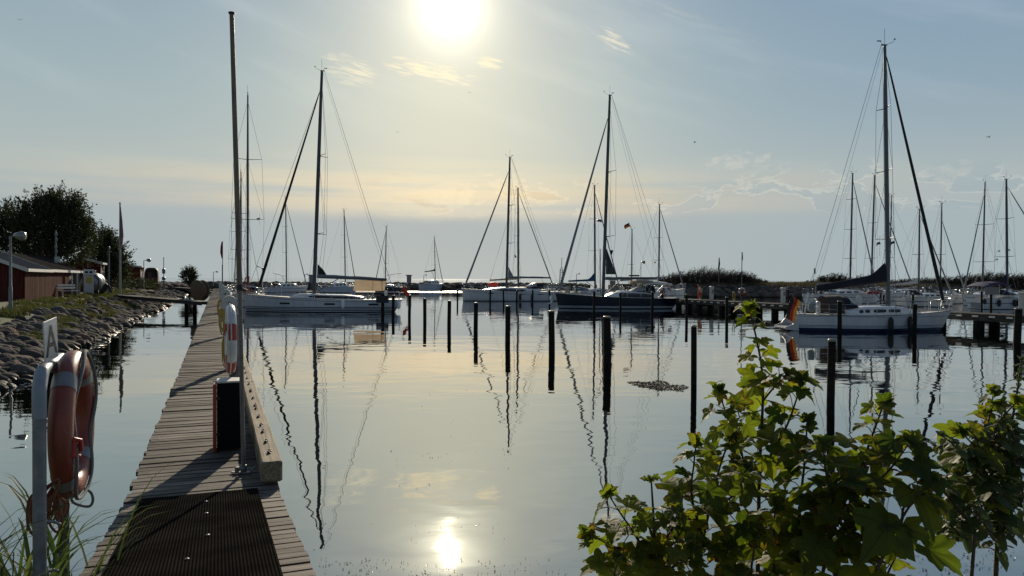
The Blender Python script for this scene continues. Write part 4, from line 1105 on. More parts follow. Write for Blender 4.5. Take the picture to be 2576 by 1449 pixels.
# --- white centre yacht
HC = hull_mat('hull_white_grey', (.60, .62, .65), [(-1, .06, (.02, .022, .028)), (.10, .14, (.10, .12, .15))])
C1 = Boat('white yacht lying bow out behind the row of posts with a clear sprayhood', (1165, 92), (1400, 94.5), 3.9, (1.55, 1.2), (.35, .2), HC, transom=.82)
C1.cabin(fx(C1, 1352), fx(C1, 1212), .48, slope=.5, win=[(fx(C1, 1318), fx(C1, 1248))], wz=(.1, .62))
C1.hull_windows([(fx(C1, 1236), fx(C1, 1224), .92, 1.02), (fx(C1, 1311), fx(C1, 1300), .85, .95), (fx(C1, 1356), fx(C1, 1345), .82, .92)])
b = MB()
for sd in (1, -1): b.tube([C1.side(-C1.L * .47 + C1.L * .95 * i / 20, C1.sheer(C1.q_of_x(-C1.L * .47 + C1.L * .95 * i / 20)) - .28, sd, .004) for i in range(21)], .018, 4)
b.build('cove_line', M_navy, C1.hull_o)
C1.mast(1274, 1281, 396, r=.13, spread=(.34, .63), sl=1.2, aft=.3); C1.rails(); C1.furl(M_greyc, .12, .06, .91); C1.stays(back=2, fore=.91)
C1.boom(1385, C1.z_px(1280, 698, C1.mx), C1.z_px(1380, 699, fx(C1, 1380)), r=.15, cover=mat('white_boom', (.36, .38, .40), .5, var=.08), cr=.10)
b = MB(); b.prism([Vector((C1.mx - .2, -.02, 3.1)), Vector((C1.mx - .9, -.02, 3.1)), Vector((C1.mx - .25, -.02, 4.3))], .04, Vector((0, 1, 0))); b.build('sail_head', M_greyc, C1.root)
C1.hood(fx(C1, 1362), fx(C1, 1318), 2.4, .78, M_black, zb=C1.deckz(fx(C1, 1340)) + .40); C1.wheel(fx(C1, 1378), .7)
b = MB(); zf = C1.z_px(1290, 640, C1.mx); hang(C1.mo, Vector((C1.mx - .9, .6, zf)), [RED, GLD], .3, .3)
C1.fender(fx(C1, 1300), 'dark fender amidships on the white yacht behind the post row', M_rub, .75, .15, .30)
C1.fender(fx(C1, 1330), 'dark fender under the sprayhood of the white yacht behind the post row', M_rub, .75, .15, .30)

# --- white sloop with the black red gold flag at the right jetty
HR = hull_mat('hull_white_navy', (.60, .62, .66), [(-1, .19, (.010, .022, .065)), (.24, .265, (.10, .13, .18)), (.30, .34, (.18, .2, .24)), (.80, .825, (.16, .18, .22))])
R1 = Boat('white sloop with navy waterline, navy sail cover and a black red gold flag', (2368, 41.2), (1994, 41.2), 3.3, (1.10, .90), (0.0, .55), HR, transom=.56, full=.9)
R1.cabin(fx(R1, 2112), fx(R1, 2312), .46, slope=.5, win=[(fx(R1, 2142), fx(R1, 2152)), (fx(R1, 2156), fx(R1, 2168)), (fx(R1, 2177), fx(R1, 2208)), (fx(R1, 2214), fx(R1, 2244))], wz=(.34, .74))
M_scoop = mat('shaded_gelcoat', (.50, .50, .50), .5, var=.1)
b = MB(); hw = R1.half(0) * R1.beam / 2; pl_ = [(-R1.L / 2 + .02, .90), (-R1.L / 2 - .10, .62), (-R1.L / 2 - .32, .36), (-R1.L / 2 - .68, .22), (-R1.L / 2 - .70, .10), (-R1.L / 2 - .2, .02), (-R1.L / 2 + .02, .02)]
for sd in (-1, 1): b.prism([Vector((x, sd * (hw - .03 - .05 * max(0, -R1.L / 2 - x)), zz)) for x, zz in pl_], .05 * sd, Vector((0, -1, 0)))
b.box((-R1.L / 2 - .35, 0, .17), (.72, hw * 1.86, .07)); b.build('swim_platform', M_scoop, R1.root)
R1.mast(2235, 2219, 117, r=.105, spread=(.26, .52, .76), sl=1.05, aft=.08, m=M_dalu); R1.rails(); R1.furl(M_black, .10, .05, .985); R1.stays(back=1, split=.16, fore=.985, stern_in=.5)
R1.boom(2052, R1.z_px(2230, 704, R1.mx), R1.z_px(2054, 727, fx(R1, 2054)), r=.10, cover=M_navy, cr=.27, crise=.56)
R1.hood(fx(R1, 2109), fx(R1, 2148), 1.75, .60, M_navy, zb=R1.deckz(fx(R1, 2110)) + .42)
b = MB(); xc = fx(R1, 2100)
rows = []
for i in range(7):
    t = i / 6; x = fx(R1, 2107) - .85 * t; rows.append([Vector((x, .95 * math.cos(a), R1.deckz(x) + .10 + (.95 + .05 * (1 - t)) * abs(math.sin(a)) ** .6)) for a in [math.pi * j / 10 for j in range(11)]])
b.loft(rows, True); b.build('cockpit_tent', mat('brown_canvas', (.055, .048, .045), .9, var=.2, bump=.02, bs=6), R1.root)
b = MB(); x = fx(R1, 2025); b.bbox((x, R1.ns * .9, R1.deckz(x) + .42), (.34, .3, .55), .09); b.build('outboard_cover', mat('pale_green_cover', (.21, .27, .27), .8, var=.15), R1.root)
b = MB(); b.ell((fx(R1, 2160) - .3, R1.ns * .7, R1.deckz(0) + .82), (.2, .1, .28), 10, 7); b.build('lifesling', M_whitec, R1.root)
b = MB(); b.tube([(fx(R1, 2008), R1.ns * .9, .9), (fx(R1, 2016), R1.ns * .95, 2.1)], .05, 8); b.build('wind_vane', M_white, R1.root)
R1.wheel(fx(R1, 2052), 0, .4)
b = MB(); x = -R1.L / 2 + .15
for k in range(4): b.bbox((x - .165, .35 - k * .2, .60), (.01, .14, .16), .002)
b.build('transom_lettering', M_greyc, R1.root)
a0 = Vector((-R1.L / 2 + .2, R1.ns * .45, .92)); t0 = a0 + Vector((-.42, 0, 1.12)); b = MB(); b.tube([a0, t0], .018, 6); st_ = b.build('flagstaff', M_teak, R1.root)
def ens(parent, top, cols, along, down, m_names=None):
    nb = len(cols); b = MB()
    for k in range(nb):
        rows = []
        for i in range(15):
            t = i / 14; row = []
            for j in range(4):
                v = (k + j / 3) / nb
                p = top + along * (v * .92) + down * t * (1 - .08 * v) + Vector((.05 * math.sin(t * 6 + v * 3), .10 * math.sin(v * 5 + t * 5), 0))
                row.append(p)
            rows.append(row)
        n = len(b.v); b.loft(rows, True)
        for i in range(len(b.mi)):
            if b.f[i][0] >= n: b.mi[i] = k
    return b.build('flag', [mat('flag_' + str(c), c, .85, var=.1, translucent=.22) for c in cols], parent)
ens(st_, t0 + Vector((-.02, -.0, -.02)), [BLK, RED, GLD], Vector((.52, 0, -.50)), Vector((-.30, 0, -1.32)))
R1.fender(fx(R1, 2204), 'black fender amidships on the sloop with the navy waterline', M_rub, .68, .135, .10)
R1.fender(fx(R1, 2258), 'black fender nearer the bow of the sloop with the navy waterline', M_rub, .68, .135, .10)

# --- generic boats: everything else afloat
HG = [hull_mat('hull_plain_%d' % i, c, s_) for i, (c, s_) in enumerate([
    ((.58, .60, .62), [(-1, .05, (.02, .02, .025)), (.55, .62, (.03, .05, .10))]), ((.55, .57, .60), [(-1, .08, (.012, .025, .06)), (.7, .76, (.012, .03, .09))]),
    ((.40, .46, .52), [(-1, .05, (.02, .02, .02))]), ((.016, .018, .025), [(-1, .08, (.10, .02, .02))]), ((.60, .60, .58), [(-1, .10, (.03, .05, .03)), (.5, .6, (.015, .03, .085)), (.68, .70, (.2, .02, .02))])])]
def generic(label, bow, stern, beam, fb, hm, mast, boom=None, cover=None, furl=None, hood=None, tall=.45, win=2, crise=.2, back=1, ov=(.25, .45), r=.085, spread=(.36, .66), sl=.8, fore=.95, aft=.1, group=None, rails=True, bcol=None):
    bt = Boat(label, bow, stern, beam, fb, ov, HG[hm], group=group); L = bt.L
    n = win; x0, x1 = -.16 * L, .24 * L; ws = [(x0 + (x1 - x0) * i / n * .8 + .1, x0 + (x1 - x0) * (i + .72) / n * .8 + .1) for i in range(n)]
    bt.cabin(-.20 * L, .30 * L, tall, slope=.45, win=ws, wz=(.3, .72)); bt.mast(*mast, r=r, spread=spread, sl=sl, aft=aft)
    if rails: bt.rails()
    if furl: bt.furl(furl, .085, .045, fore)
    bt.stays(back=back, fore=fore)
    if boom: bt.boom(boom[0] if not isinstance(boom[0], str) else (-.36 * L,), boom[1], boom[2], r=.085, cover=cover, cr=.16, crise=crise, m=bcol)
    if hood: bt.hood(-.32 * L, -.14 * L, beam * .55, .52, hood, zb=bt.deckz(-.2 * L) + .3)
    bt.wheel(-.38 * L, 0, .38)
    return bt
def along(y0, y1, off):   # stern and bow of a boat lying alongside the plank pier
    a, c = pw(off, y0), pw(off, y1); return (1288 + 1860 * c.x / c.y, c.y), (1288 + 1860 * a.x / a.y, a.y)
bw, sn = along(67.5, 79.5, 2.75)
A1 = generic('big white yacht seen stern on beside the plank pier, tallest mast of the cluster', bw, sn, 3.5, (1.35, 1.15), 0, (623, 623, 243), ('b', 2.7, 2.8), M_greyc, None, M_black, .5, 3, .9, 1, r=.13, spread=(.38, .68), sl=1.55)
b = MB(); b.tube([(-A1.L / 2 + .3, -1.3, 1.2), (-A1.L / 2 + .3, -1.3, 3.6)], .04, 6); b.build('generator_pole', M_steel, A1.root)
b = MB(); hb = Vector((-A1.L / 2 + .3, -1.3, 3.65)); b.ell(hb, (.22, .1, .1), 8, 6)
for k in range(3): a = k * 2.1 + .4; b.add([hb + Vector((-.2, 0, 0)), hb + Vector((-.2, .55 * math.cos(a) - .05 * math.sin(a), .55 * math.sin(a) + .05 * math.cos(a))), hb + Vector((-.2, .55 * math.cos(a) + .05 * math.sin(a), .55 * math.sin(a) - .05 * math.cos(a)))], [(0, 1, 2), (2, 1, 0)])
b.build('wind_generator', M_dalu, A1.root)
b = MB(); rnd = random.Random(7)
for k in range(4): b.tube(smooth([(-A1.L / 2 + .5, .9 - k * .35, 1.3), (-A1.L / 2 + .4, 1.0 - k * .35, 2.0), (-A1.L / 2 + .5, .8 - k * .3, 2.6 + .1 * k)]), .06, 6)
b.build('flag_bundle', mat('orange_cover', (.40, .055, .02), .7), A1.root)
bw, sn = along(84, 96, 2.5); generic('white sloop moored alongside the plank pier behind the tallest far mast', bw, sn, 3.2, (1.2, 1.0), 1, (606, 607, 434), ('b', 2.5, 2.5), M_navy, M_greyc, M_navy, r=.11, sl=1.1)
bw, sn = along(100, 111, 2.4); generic('small sloop furthest along the right side of the plank pier, mostly hidden', bw, sn, 3.0, (1.15, .95), 0, (597, 598, 505), ('b', 2.5, 2.5), M_blue, M_greyc, M_black, sl=1.1)
generic('pale sloop with bare boom tilted upwards lying near the far breakwater', (770, 146), (668, 140), 3.1, (1.35, 1.0), 1, (721, 719, 497), (687, 3.1, 3.7), None, M_greyc, M_black, .7, 3, r=.10, sl=1.2)
generic('white cruiser sloop by the far breakwater between the striped yacht mast and its awning', (894, 148), (806, 142), 3.1, (1.4, 1.1), 2, (869, 866, 529), None, None, M_greyc, M_beige, .8, 3, r=.10, sl=1.1)
generic('dark sloop with raised boom half hidden by the tan awning', (944, 150), (1014, 154), 3.0, (1.2, 1.0), 3, (969, 971, 570), (1010, 3.4, 3.9), None, M_greyc, None, .5, 2, r=.09, sl=.9)
sm = generic('small pale blue sloop lying alone against the far breakwater', (1113, 172), (1062, 166), 3.0, (1.8, 1.5), 2, (1095, 1093, 597), (1068, 4.6, 4.3), M_navy, M_greyc, M_black, .9, 3, r=.09, sl=.9)
c2 = generic('white yacht with beige sail cover hidden behind the white yacht of the post row', (1392, 108), (1226, 104), 3.4, (1.4, 1.1), 0, (1304, 1302, 474), (1232, 2.75, 2.55), M_beige, M_greyc, None, .5, 3, .1, r=.12, sl=1.0, fore=.97, spread=(.3, .52, .75))
kb = tag(MB().ell((0, 0, 0), (.75, .35, .30), 12, 8).build('kayak', mat('red_orange_cover', (.75, .07, .02), .5, translucent=.3)), 'bright red orange inflatable canoe lying on deck under the beige sail cover', 'kayak'); q = gy(1241, 715.5, 100.5); kb.location = q
generic('sloop with blue boom cover moored behind the foredeck of the dark blue yacht', (1558, 100), (1428, 95), 3.3, (1.3, 1.05), 0, (1497, 1494, 468), (1430, 2.6, 2.5), M_blue, M_greyc, M_blue, .5, 3, .75, r=.12, sl=1.1, spread=(.37, .68))
g5 = generic('sloop with a black red gold flag at its masthead behind the dark blue yacht', (1650, 112), (1555, 107), 3.0, (1.25, 1.0), 4, (1589, 1589, 578), (1561, 2.7, 2.6), M_greyc, None, M_black, r=.10, spread=(.42,))
b = MB(); b.tube([g5.B, g5.B + Vector((-.5, 0, .8)), g5.B + Vector((-.75, 0, 1.1))], .02, 5); fs_ = b.build('flagstaff', M_dalu, g5.mo)
ens(fs_, g5.B + Vector((-.6, 0, 1.0)), [BLK, RED, GLD], Vector((.15, 0, -.62)), Vector((-1.15, 0, -.45)))
m57 = generic('white sloop with striped bow lying at the far end of the jetty before the shrubs', (1719, 106.5), (1594, 101), 3.2, (1.55, 1.15), 4, (1657, 1658, 515), (1602, 2.8, 2.7), M_whitec, M_greyc, M_beige, .5, 3, r=.11, sl=1.0, fore=.97, spread=(.33, .6))
generic('white sloop with blue cockpit cloths lying behind the navy sail cover', (2205, 93), (2036, 89), 3.2, (1.35, 1.15), 1, (2138, 2143, 437), (2054, 2.35, 2.3), M_greyc, M_greyc, M_blue, .5, 3, .5, r=.115, sl=1.05, spread=(.27, .52, .78)).hull_windows([])
generic('white sloop in the second row right behind the navy covered mast', (2298, 104), (2166, 100), 3.1, (1.3, 1.05), 0, (2191, 2199, 442), (2130, 2.5, 2.4), M_black, M_greyc, M_black, r=.12, sl=1.0, spread=(.3, .6))
generic('white ketch whose slim mast shows just beside the navy covered mast', (2338, 116), (2200, 111), 3.1, (1.3, 1.05), 4, (2236, 2242, 492), (2196, 2.6, 2.5), M_navy, None, M_greyc, r=.10, sl=1.0)
r4 = generic('white sloop with blue sheer stripe and rumpled white sail on its boom', (2394, 81), (2268, 80), 3.0, (1.15, .95), 4, (2311, 2311, 527), (2235, 2.55, 2.2), M_whitec, M_greyc, M_navy, .45, 3, .35, r=.09, sl=.95, spread=(.47,))
generic('white sloop with navy boom cover in front of the reed bank', (2428, 92), (2310, 90), 3.0, (1.2, 1.0), 1, (2365, 2367, 512), (2318, 2.6, 2.45), M_navy, M_greyc, M_navy, r=.09, sl=.95, spread=(.42,), fore=.82)
generic('white yacht with bow towards the water and twin flags in its rigging', (2424, 84), (2560, 95), 3.2, (1.3, 1.05), 0, (2471, 2478, 460), None, None, M_greyc, M_navy, r=.115, sl=1.15, spread=(.28, .62), fore=.92)
r7 = generic('white yacht showing its open stern and dark fenders beside the sign board post', (2700, 76), (2456, 73.5), 3.5, (1.3, 1.1), 0, (2534, 2527, 452), (2468, 2.75, 2.45), M_navy, M_greyc, M_navy, .5, 4, .5, r=.12, sl=1.2, spread=(.33, .66), fore=.95)
r7.bimini(-r7.L / 2 - .1, -r7.L / 2 + 2.9, 2.6, 2.75, mat('violet_canvas', (.035, .035, .09), .85, var=.15, bump=.02, bs=6), .45)
b = MB(); b.bbox((-r7.L / 2 - .12, 0, .55), (.06, 1.1, .8), .02); b.build('transom_recess', M_greyc, r7.root)
r7.fender(fx(r7, 2482), 'dark fender nearest the open stern of the white yacht by the sign board', M_rub, .6, .16, .15)
r7.fender(fx(r7, 2515), 'first of the paired dark fenders on the white yacht by the frame edge', M_rub, .6, .16, .15)
r7.fender(fx(r7, 2523), 'second of the paired dark fenders on the white yacht by the frame edge', M_rub, .6, .16, .15)
fe = MB().ell((0, 0, 0), (.22, .22, .26), 10, 7).build('fender', M_rub); fe.location = r7.W(-r7.L / 2 - .3, r7.ns * 1.25, .8); tag(fe, 'round black fender hanging on the stern quarter of the open-sterned yacht', 'fender', 'fenders hung along the hulls')
# red dinghy, liferaft and other deck loads
dn = tag(MB().ell((0, 0, 0), (1.0, .5, .22), 14, 8).build('dinghy', mat('red_rubber', (.30, .02, .03), .55)), 'upturned red dinghy on the deck behind the navy sail cover', 'dinghy'); dn.location = gy(2200, 736, 90.5)

# small signal flags in the rigging
def pennant(px, py, Y, cols, label, s_=.35):
    s_ *= .6
    p = gy(px, py, Y); b = MB(); b.tube([(0, 0, .6), (0, 0, -.6)], .008, 4); o = b.build('signal_flag', M_wire); o.location = p
    ens(o, Vector((0, 0, .25)), cols, Vector((0, 0, -s_)), Vector((-s_ * 1.2, 0, -.12))); tag(o, label, 'flag')
pennant(2509, 655, 84, [WHT, RED], 'small red and white flag flying under the spreader beside the leftward flag pair')
pennant(2515, 634, 84, [(.25, .27, .3)], 'small grey flag above the red and white one in the yacht rigging')
pennant(2540, 632, 76, [RED, WHT, RED], 'small red flag with a white stripe hoisted beside the mast at the frame edge')
pennant(2249, 616, 42.8, [(.02, .025, .04)], 'dark courtesy flag below the lower spreader, bow side of the navy covered mast', .3)
pennant(2213, 618, 42.8, [(.02, .025, .04)], 'dark courtesy flag below the lower spreader, stern side of the navy covered mast', .3)
pennant(653, 553, 77, [(.02, .05, .05)], 'dark green flag under the spreader of the tallest far mast', .4)
pennant(1650, 662, 104, [RED, WHT], 'tiny red and white flag in the rigging before the shrubs', .4)
pennant(1526, 668, 71, [RED, WHT], 'tiny red flag at the lower spreader of the dark blue yacht', .3)

# ------------------------------------------------------------------ mooring posts
LR = random.Random(17)
def mpost(px, top, bot=None, Y=None, r=.10, label='', lean=0.0, cap=True, sign=None):
    h = hor(px)
    if Y is None: Y = 5115 / (((top - h) + (bot - h)) / 2)
    z = 2.75 - (top - h) * Y / 1860; X = (px - 1288) / 1860 * Y
    lean = lean or LR.uniform(-.035, .035)
    t = thing('mooring_post', label, 'post', (X, Y, 0), 0, 'dark mooring posts standing in the water')
    b = MB(); b.tube([(0, 0, -1.2), (lean * .1, 0, .3), (lean, 0, z)], [r * 1.04, r * 1.02, r], 14); b.build('shaft', M_pile, t)
    if cap: b = MB(); b.lathe([(r * 1.05, -.03), (r * 1.05, .0), (r * .9, .018), (.01, .022)], 14, (lean, 0, z)); b.build('cap', mat('post_cap', (.20, .19, .14), .45, var=.3), t)
    if sign:
        s_ = tag(MB().bbox((0, 0, 0), (sign[2], .03, sign[3]), .006).build('sign_board', mat(sign[4], sign[5], .6, var=.1)), sign[6], 'sign'); s_.location = (X + sign[0], Y - r - .02, z + sign[1])
    return t
mpost(963, 737, 837, None, .13, 'stout mooring post with a dark board in front of the striped yacht stern', sign=(0, -.50, 1.0, .58, 'dark_board', (.016, .018, .022), 'dark square board fixed to the post at the striped yacht stern'))
mpost(989, 743, 841, None, .11, 'mooring post just off the stern corner of the striped yacht')
mpost(1030, 742, 862, None, .10, 'mooring post in open water nearest the red flag of the striped yacht')
mpost(1069, 750.7, 871.5, None, .105, 'second free-standing mooring post out from the striped yacht stern')
mpost(1130, 756.6, 891.5, None, .105, 'third free-standing mooring post out from the striped yacht stern')
mpost(1197, 761.8, 913, None, .11, 'mooring post left of the white yacht fenders, sixth in the diagonal row')
mpost(1277.7, 770, 941, None, .115, 'mooring post standing before the mast of the white yacht')
mpost(1389, 782.6, 982, None, .12, 'mooring post just in front of the dark blue bow')
mpost(1529.5, 797, 1037, None, .125, 'tall mooring post in front of the dark blue hull near its mast')
mpost(1747, 820, None, 19.5, .075, 'tall thin mooring post between the weed patch and the sycamore tip')
mpost(2092, 855, None, 15.1, .078, 'closest mooring post, rising out of the sycamore leaves')
mpost(1727.7, 741, 863, None, .10, 'mooring post off the dark blue stern')
mpost(1828.7, 747.5, 870, None, .10, 'mooring post in front of the jetty below the lifebuoy')
mpost(2113, 757.6, 909, 38.7, .11, 'mooring post crossing the white sloop hull at its sprayhood')
mpost(2301, 765, 936, 38.2, .11, 'mooring post crossing the white sloop hull near its bow')
mpost(2560, 776, None, 32.5, .15, 'leaning thick mooring post at the frame edge by the jetty', lean=.05)
mpost(2296, 739, None, 66, .10, 'far post with pale collar seen over the white sloop bow')
mpost(1151, 727.6, None, 87, .10, 'lone far post just off the white yacht bow')
mpost(1233, 728.7, None, 85, .10, 'first of the posts right against the white yacht hull')
mpost(1267, 729, None, 84, .09, 'second of the posts right against the white yacht hull')
mpost(1300, 730, None, 84, .10, 'post touching the first dark fender of the white yacht')
mpost(1339.6, 729, None, 82, .09, 'post under the sprayhood of the white yacht')
mpost(1382.7, 730, None, 80, .10, 'post between the white yacht stern and the dark blue bow')
mpost(1494.7, 732.7, None, 63, .10, 'thick post against the dark blue hull near its mast')
mpost(1561, 736.6, 842, None, .09, 'slim post against the dark blue hull amidships')
mpost(1641, 735, 843, None, .11, 'post against the dark blue hull below the cockpit')
mpost(2470, 733, None, 68, .09, 'slim post between the open stern and the sign board')
mpost(2493, 738, None, 64, .10, 'post carrying the grey sign board beside the open-sterned yacht', sign=(0, .22, 1.2, .62, 'grey_board', (.20, .19, .18), 'plain grey sign board on the post beside the open stern'))
mpost(2215, 737, None, 72, .08, 'far post seen behind the coachroof of the white sloop')
mpost(2223, 741, None, 70, .08, 'shorter far post next to the one behind the sloop coachroof')
mpost(1866, 725, None, 90, .09, 'far post standing past the jetty lifebuoy')
mpost(1983, 728, None, 80, .09, 'far post behind the black red gold flag')
# mooring lines
def line(a, c, sag, label, r=.012, m=None):
    a, c = Vector(a), Vector(c); b = MB(); b.tube([a.lerp(c, t / 10) - Vector((0, 0, sag * 4 * (t / 10) * (1 - t / 10))) for t in range(11)], r, 5)
    tag(b.build('mooring_line', m or M_ropew), label, 'rope')
line(R1.W(R1.L / 2 + .1, 0, 1.1), jw(.1, jy_at_px(2420), DZ), .15, 'mooring line from the white sloop bow to the jetty')
line(R1.W(-R1.L * .28, R1.ns * 1.5, .95), (17.15, 38.7, 1.2), .1, 'pale stern line from the white sloop to its post', .014)
line(R1.W(-R1.L * .3, R1.ns * 1.5, .95), (17.15, 38.7, .9), .15, 'second pale stern line hanging lower from the white sloop', .014)
line(w.W(w.L / 2, 0, 1.4), pw(.5, 53, 1.2), .2, 'bow line from the striped yacht to the plank pier')
line(B1.W(-B1.L / 2, 0, 1.0), jw(0, jy_at_px(1725), DZ), .2, 'stern line from the dark blue yacht to the jetty')
# ------------------------------------------------------------------ sheds on the left bank
def board_mat(name, c1, c2):
    m = bpy.data.materials.new(name); m.use_nodes = True; t = NT(m.node_tree); b = t.n['Principled BSDF']
    tc = t.new('ShaderNodeTexCoord').outputs['Object']; rr = t.new('ShaderNodeNewGeometry').outputs['Random Per Island']
    n = t.noise(t.vm('MULTIPLY', tc, (7, 7, .8)), 1.6, 5, .65)
    c = t.mix(t.mr(n, .3, .7), c1, c2); f = t.mr(rr, 0, 1, .75, 1.25, 'LINEAR'); c = t.vm('MULTIPLY', c, t.comb(f, f, f))
    t.put(b.inputs['Base Color'], c); b.inputs['Roughness'].default_value = .9; b.inputs['Specular IOR Level'].default_value = .04; return m
M_red = board_mat('falu_red_boards', (.085, .022, .018), (.15, .045, .035))
M_redw = board_mat('bleached_red_boards', (.062, .022, .018), (.13, .058, .046))
M_trim = mat('white_trim_paint', (.62, .61, .58), .6, var=.1)
M_felt = mat('roofing_felt', (.028, .027, .026), .95, var=.25, vs=3, col2=(.045, .042, .04), spec=.0)
M_grey_roof = mat('grey_sheet_roof', (.032, .038, .048), .9, var=.15, vs=2, spec=.0)
BROT = math.atan2(-DV.x, DV.y)
def btup(u, v, z=1.27): return bank(u, v, z)
def shed(u0, u1, v0, dep, eave, ridge, label, fm=M_redw, roof=M_felt, rib=.16, gz_=1.27, name='shed', roof_over=.25, doors=(), rx=0.0):
    """long side faces the water, local +Y along the bank, -X inland; front wall on x=0"""
    t = thing(name, label, 'shed', btup(u0, v0, gz_), BROT); L = u1 - u0
    b = MB(); b.add([(-dep, .04, 0), (-.03, .04, 0), (-.03, .04, eave), (-dep / 2, .04, ridge - .04), (-dep, .04, eave)], [(0, 1, 2, 3, 4)])
    b.add([(-dep, L, 0), (-.03, L, 0), (-.03, L, eave), (-dep / 2, L, ridge - .04), (-dep, L, eave)], [(4, 3, 2, 1, 0)]); b.add([(-dep, .04, 0), (-dep, L, 0), (-dep, L, eave), (-dep, .04, eave)], [(0, 1, 2, 3)])
    b.add([(-.03, 0, 0), (-.03, L, 0), (-.03, L, eave), (-.03, 0, eave)], [(0, 1, 2, 3)])
    n = int(dep / .2)
    for i in range(n):
        x = -dep + (i + .5) * dep / n; hh = eave + (ridge - eave) * (1 - abs(x + dep / 2) / (dep / 2)) - .06
        b.box((x, .015, hh / 2), (.05, .05, hh))
    b.build('wall', M_red, t)
    b = MB(); y = .02
    while y < L - .02:
        b.box((0 + random.Random(int(y * 99)).uniform(-.006, .006), y + rib / 2, eave / 2), (.045, rib * .62, eave)); y += rib
    wf = b.build('front_cladding', fm, t)
    ov = roof_over; s = (ridge - eave) / (dep / 2); b = MB()
    for sd in (1, -1):
        x0, x1 = -dep / 2, (-dep / 2) + sd * (dep / 2 + ov); z0, z1 = ridge + .04, ridge + .04 - s * (dep / 2 + ov)
        b.add([(x0, -.3, z0), (x1, -.3, z1), (x1, L + .25 + rx, z1), (x0, L + .25 + rx, z0), (x0, -.3, z0 + .05), (x1, -.3, z1 + .05), (x1, L + .25 + rx, z1 + .05), (x0, L + .25 + rx, z0 + .05)], [(0, 1, 2, 3), (7, 6, 5, 4), (0, 4, 5, 1), (1, 5, 6, 2), (2, 6, 7, 3)])
    rf = b.build('roof', roof, t)
    b = MB(); x1 = ov; z1 = ridge - s * (dep / 2 + ov)
    b.box((x1 + .012, L / 2 + rx / 2, z1 - .0), (.024, L + .56 + rx, .19)); b.build('fascia', M_trim, rf)
    b = MB()
    for sd in (1, -1):
        a, c = Vector((-dep / 2, -.315, ridge - .01)), Vector((-dep / 2 + sd * (dep / 2 + ov), -.315, z1))
        b.add([a + Vector((0, 0, -.13)), c + Vector((0, 0, -.13)), c + Vector((0, 0, .10)), a + Vector((0, 0, .10)), a + Vector((0, -.02, -.13)), c + Vector((0, -.02, -.13)), c + Vector((0, -.02, .10)), a + Vector((0, -.02, .10))], [(0, 1, 2, 3), (7, 6, 5, 4), (3, 2, 6, 7), (0, 4, 5, 1)])
    b.build('barge_board', M_trim, rf)
    for (y0, w_, h_, mm, nm) in doors:
        b = MB(); b.bbox((.03, y0, h_[0] + (h_[1] - h_[0]) / 2), (.05, w_, h_[1] - h_[0]), .006); b.build(nm, mm, wf)
    return t
def buv(px, py, z=1.27):
    p = gz(px, py, z) - SH0; return p.dot(DV), p.dot(NV)
u0, v0 = buv(62, 757); 
def u_px(px, v):
    k = (px - 1288) / 1860; a = SH0 + NV * v; return -(a.x - k * a.y) / (DV.x - k * DV.y)
u1 = u_px(181, v0); ur = u_px(202, v0)
um = u0 + (u1 - u0) * .44
shed(u0, um, v0, 5.2, 2.0, 3.05, 'nearest long red shed with bluish sheet roof and white fascia on the stone bank', roof=M_grey_roof)
shed(um + .05, u1, v0 + .02, 5.2, 2.03, 3.12, 'second red shed with brown felt roof, joined on behind the nearest one, bench in front', roof=M_felt, rx=ur - u1, doors=[(u1 - um - .9, .8, (.75, 1.75), M_black, 'window'), (u1 - um - .12, .22, (0, 2.0), M_trim, 'corner_board')])
# open white lean-to at its end
t = thing('lean_to', 'white boarded porch wall at the end of the joined red sheds behind the fuel pump', 'porch', btup(u1 + .6, v0), BROT)
b = MB(); b.box((-.75, 3.2, 1.0), (1.5, .06, 2.0)); b.build('wall', mat('pale_boards', (.30, .33, .36), .7, var=.15), t)
b = MB(); b.add([(-1.5, 3.4, 2.2), (.45, 3.4, 1.8), (.45, 6.0, 1.3), (-1.5, 6.0, 1.7), (-1.5, 3.4, 2.25), (.45, 3.4, 1.85), (.45, 6.0, 1.35), (-1.5, 6.0, 1.75)], [(0, 1, 2, 3), (7, 6, 5, 4), (0, 4, 5, 1), (1, 5, 6, 2), (2, 6, 7, 3)]); b.build('roof', M_felt, t)
b = MB(); b.box((.3, .0, .92), (.1, .1, 1.84)); b.build('corner_post', M_trim, t)
u2, v2 = buv(252, 738)
shed(62, 64.6, 6.0, 3.2, 2.95, 3.45, 'tall narrow red shed with white corner boards behind the fuel tank', fm=M_red, doors=[(.25, .2, (0, 2.8), M_trim, 'corner_board'), (2.35, .22, (0, 2.8), M_trim, 'corner_board'), (1.3, .9, (0, 2.1), mat('grey_door', (.22, .20, .18), .7), 'door')])
shed(108, 114, 6.4, 4.4, 3.2, 3.5, 'flat-roofed red shed with white door frames beyond the trees', fm=M_red, gz_=1.3, doors=[(.5, .25, (0, 2.6), M_trim, 'corner_board'), (1.5, .9, (0.1, 2.4), mat('pale_door', (.46, .46, .44), .6), 'door'), (4.5, .9, (0.1, 2.4), mat('pale_door', (.46, .46, .44), .6), 'door')])
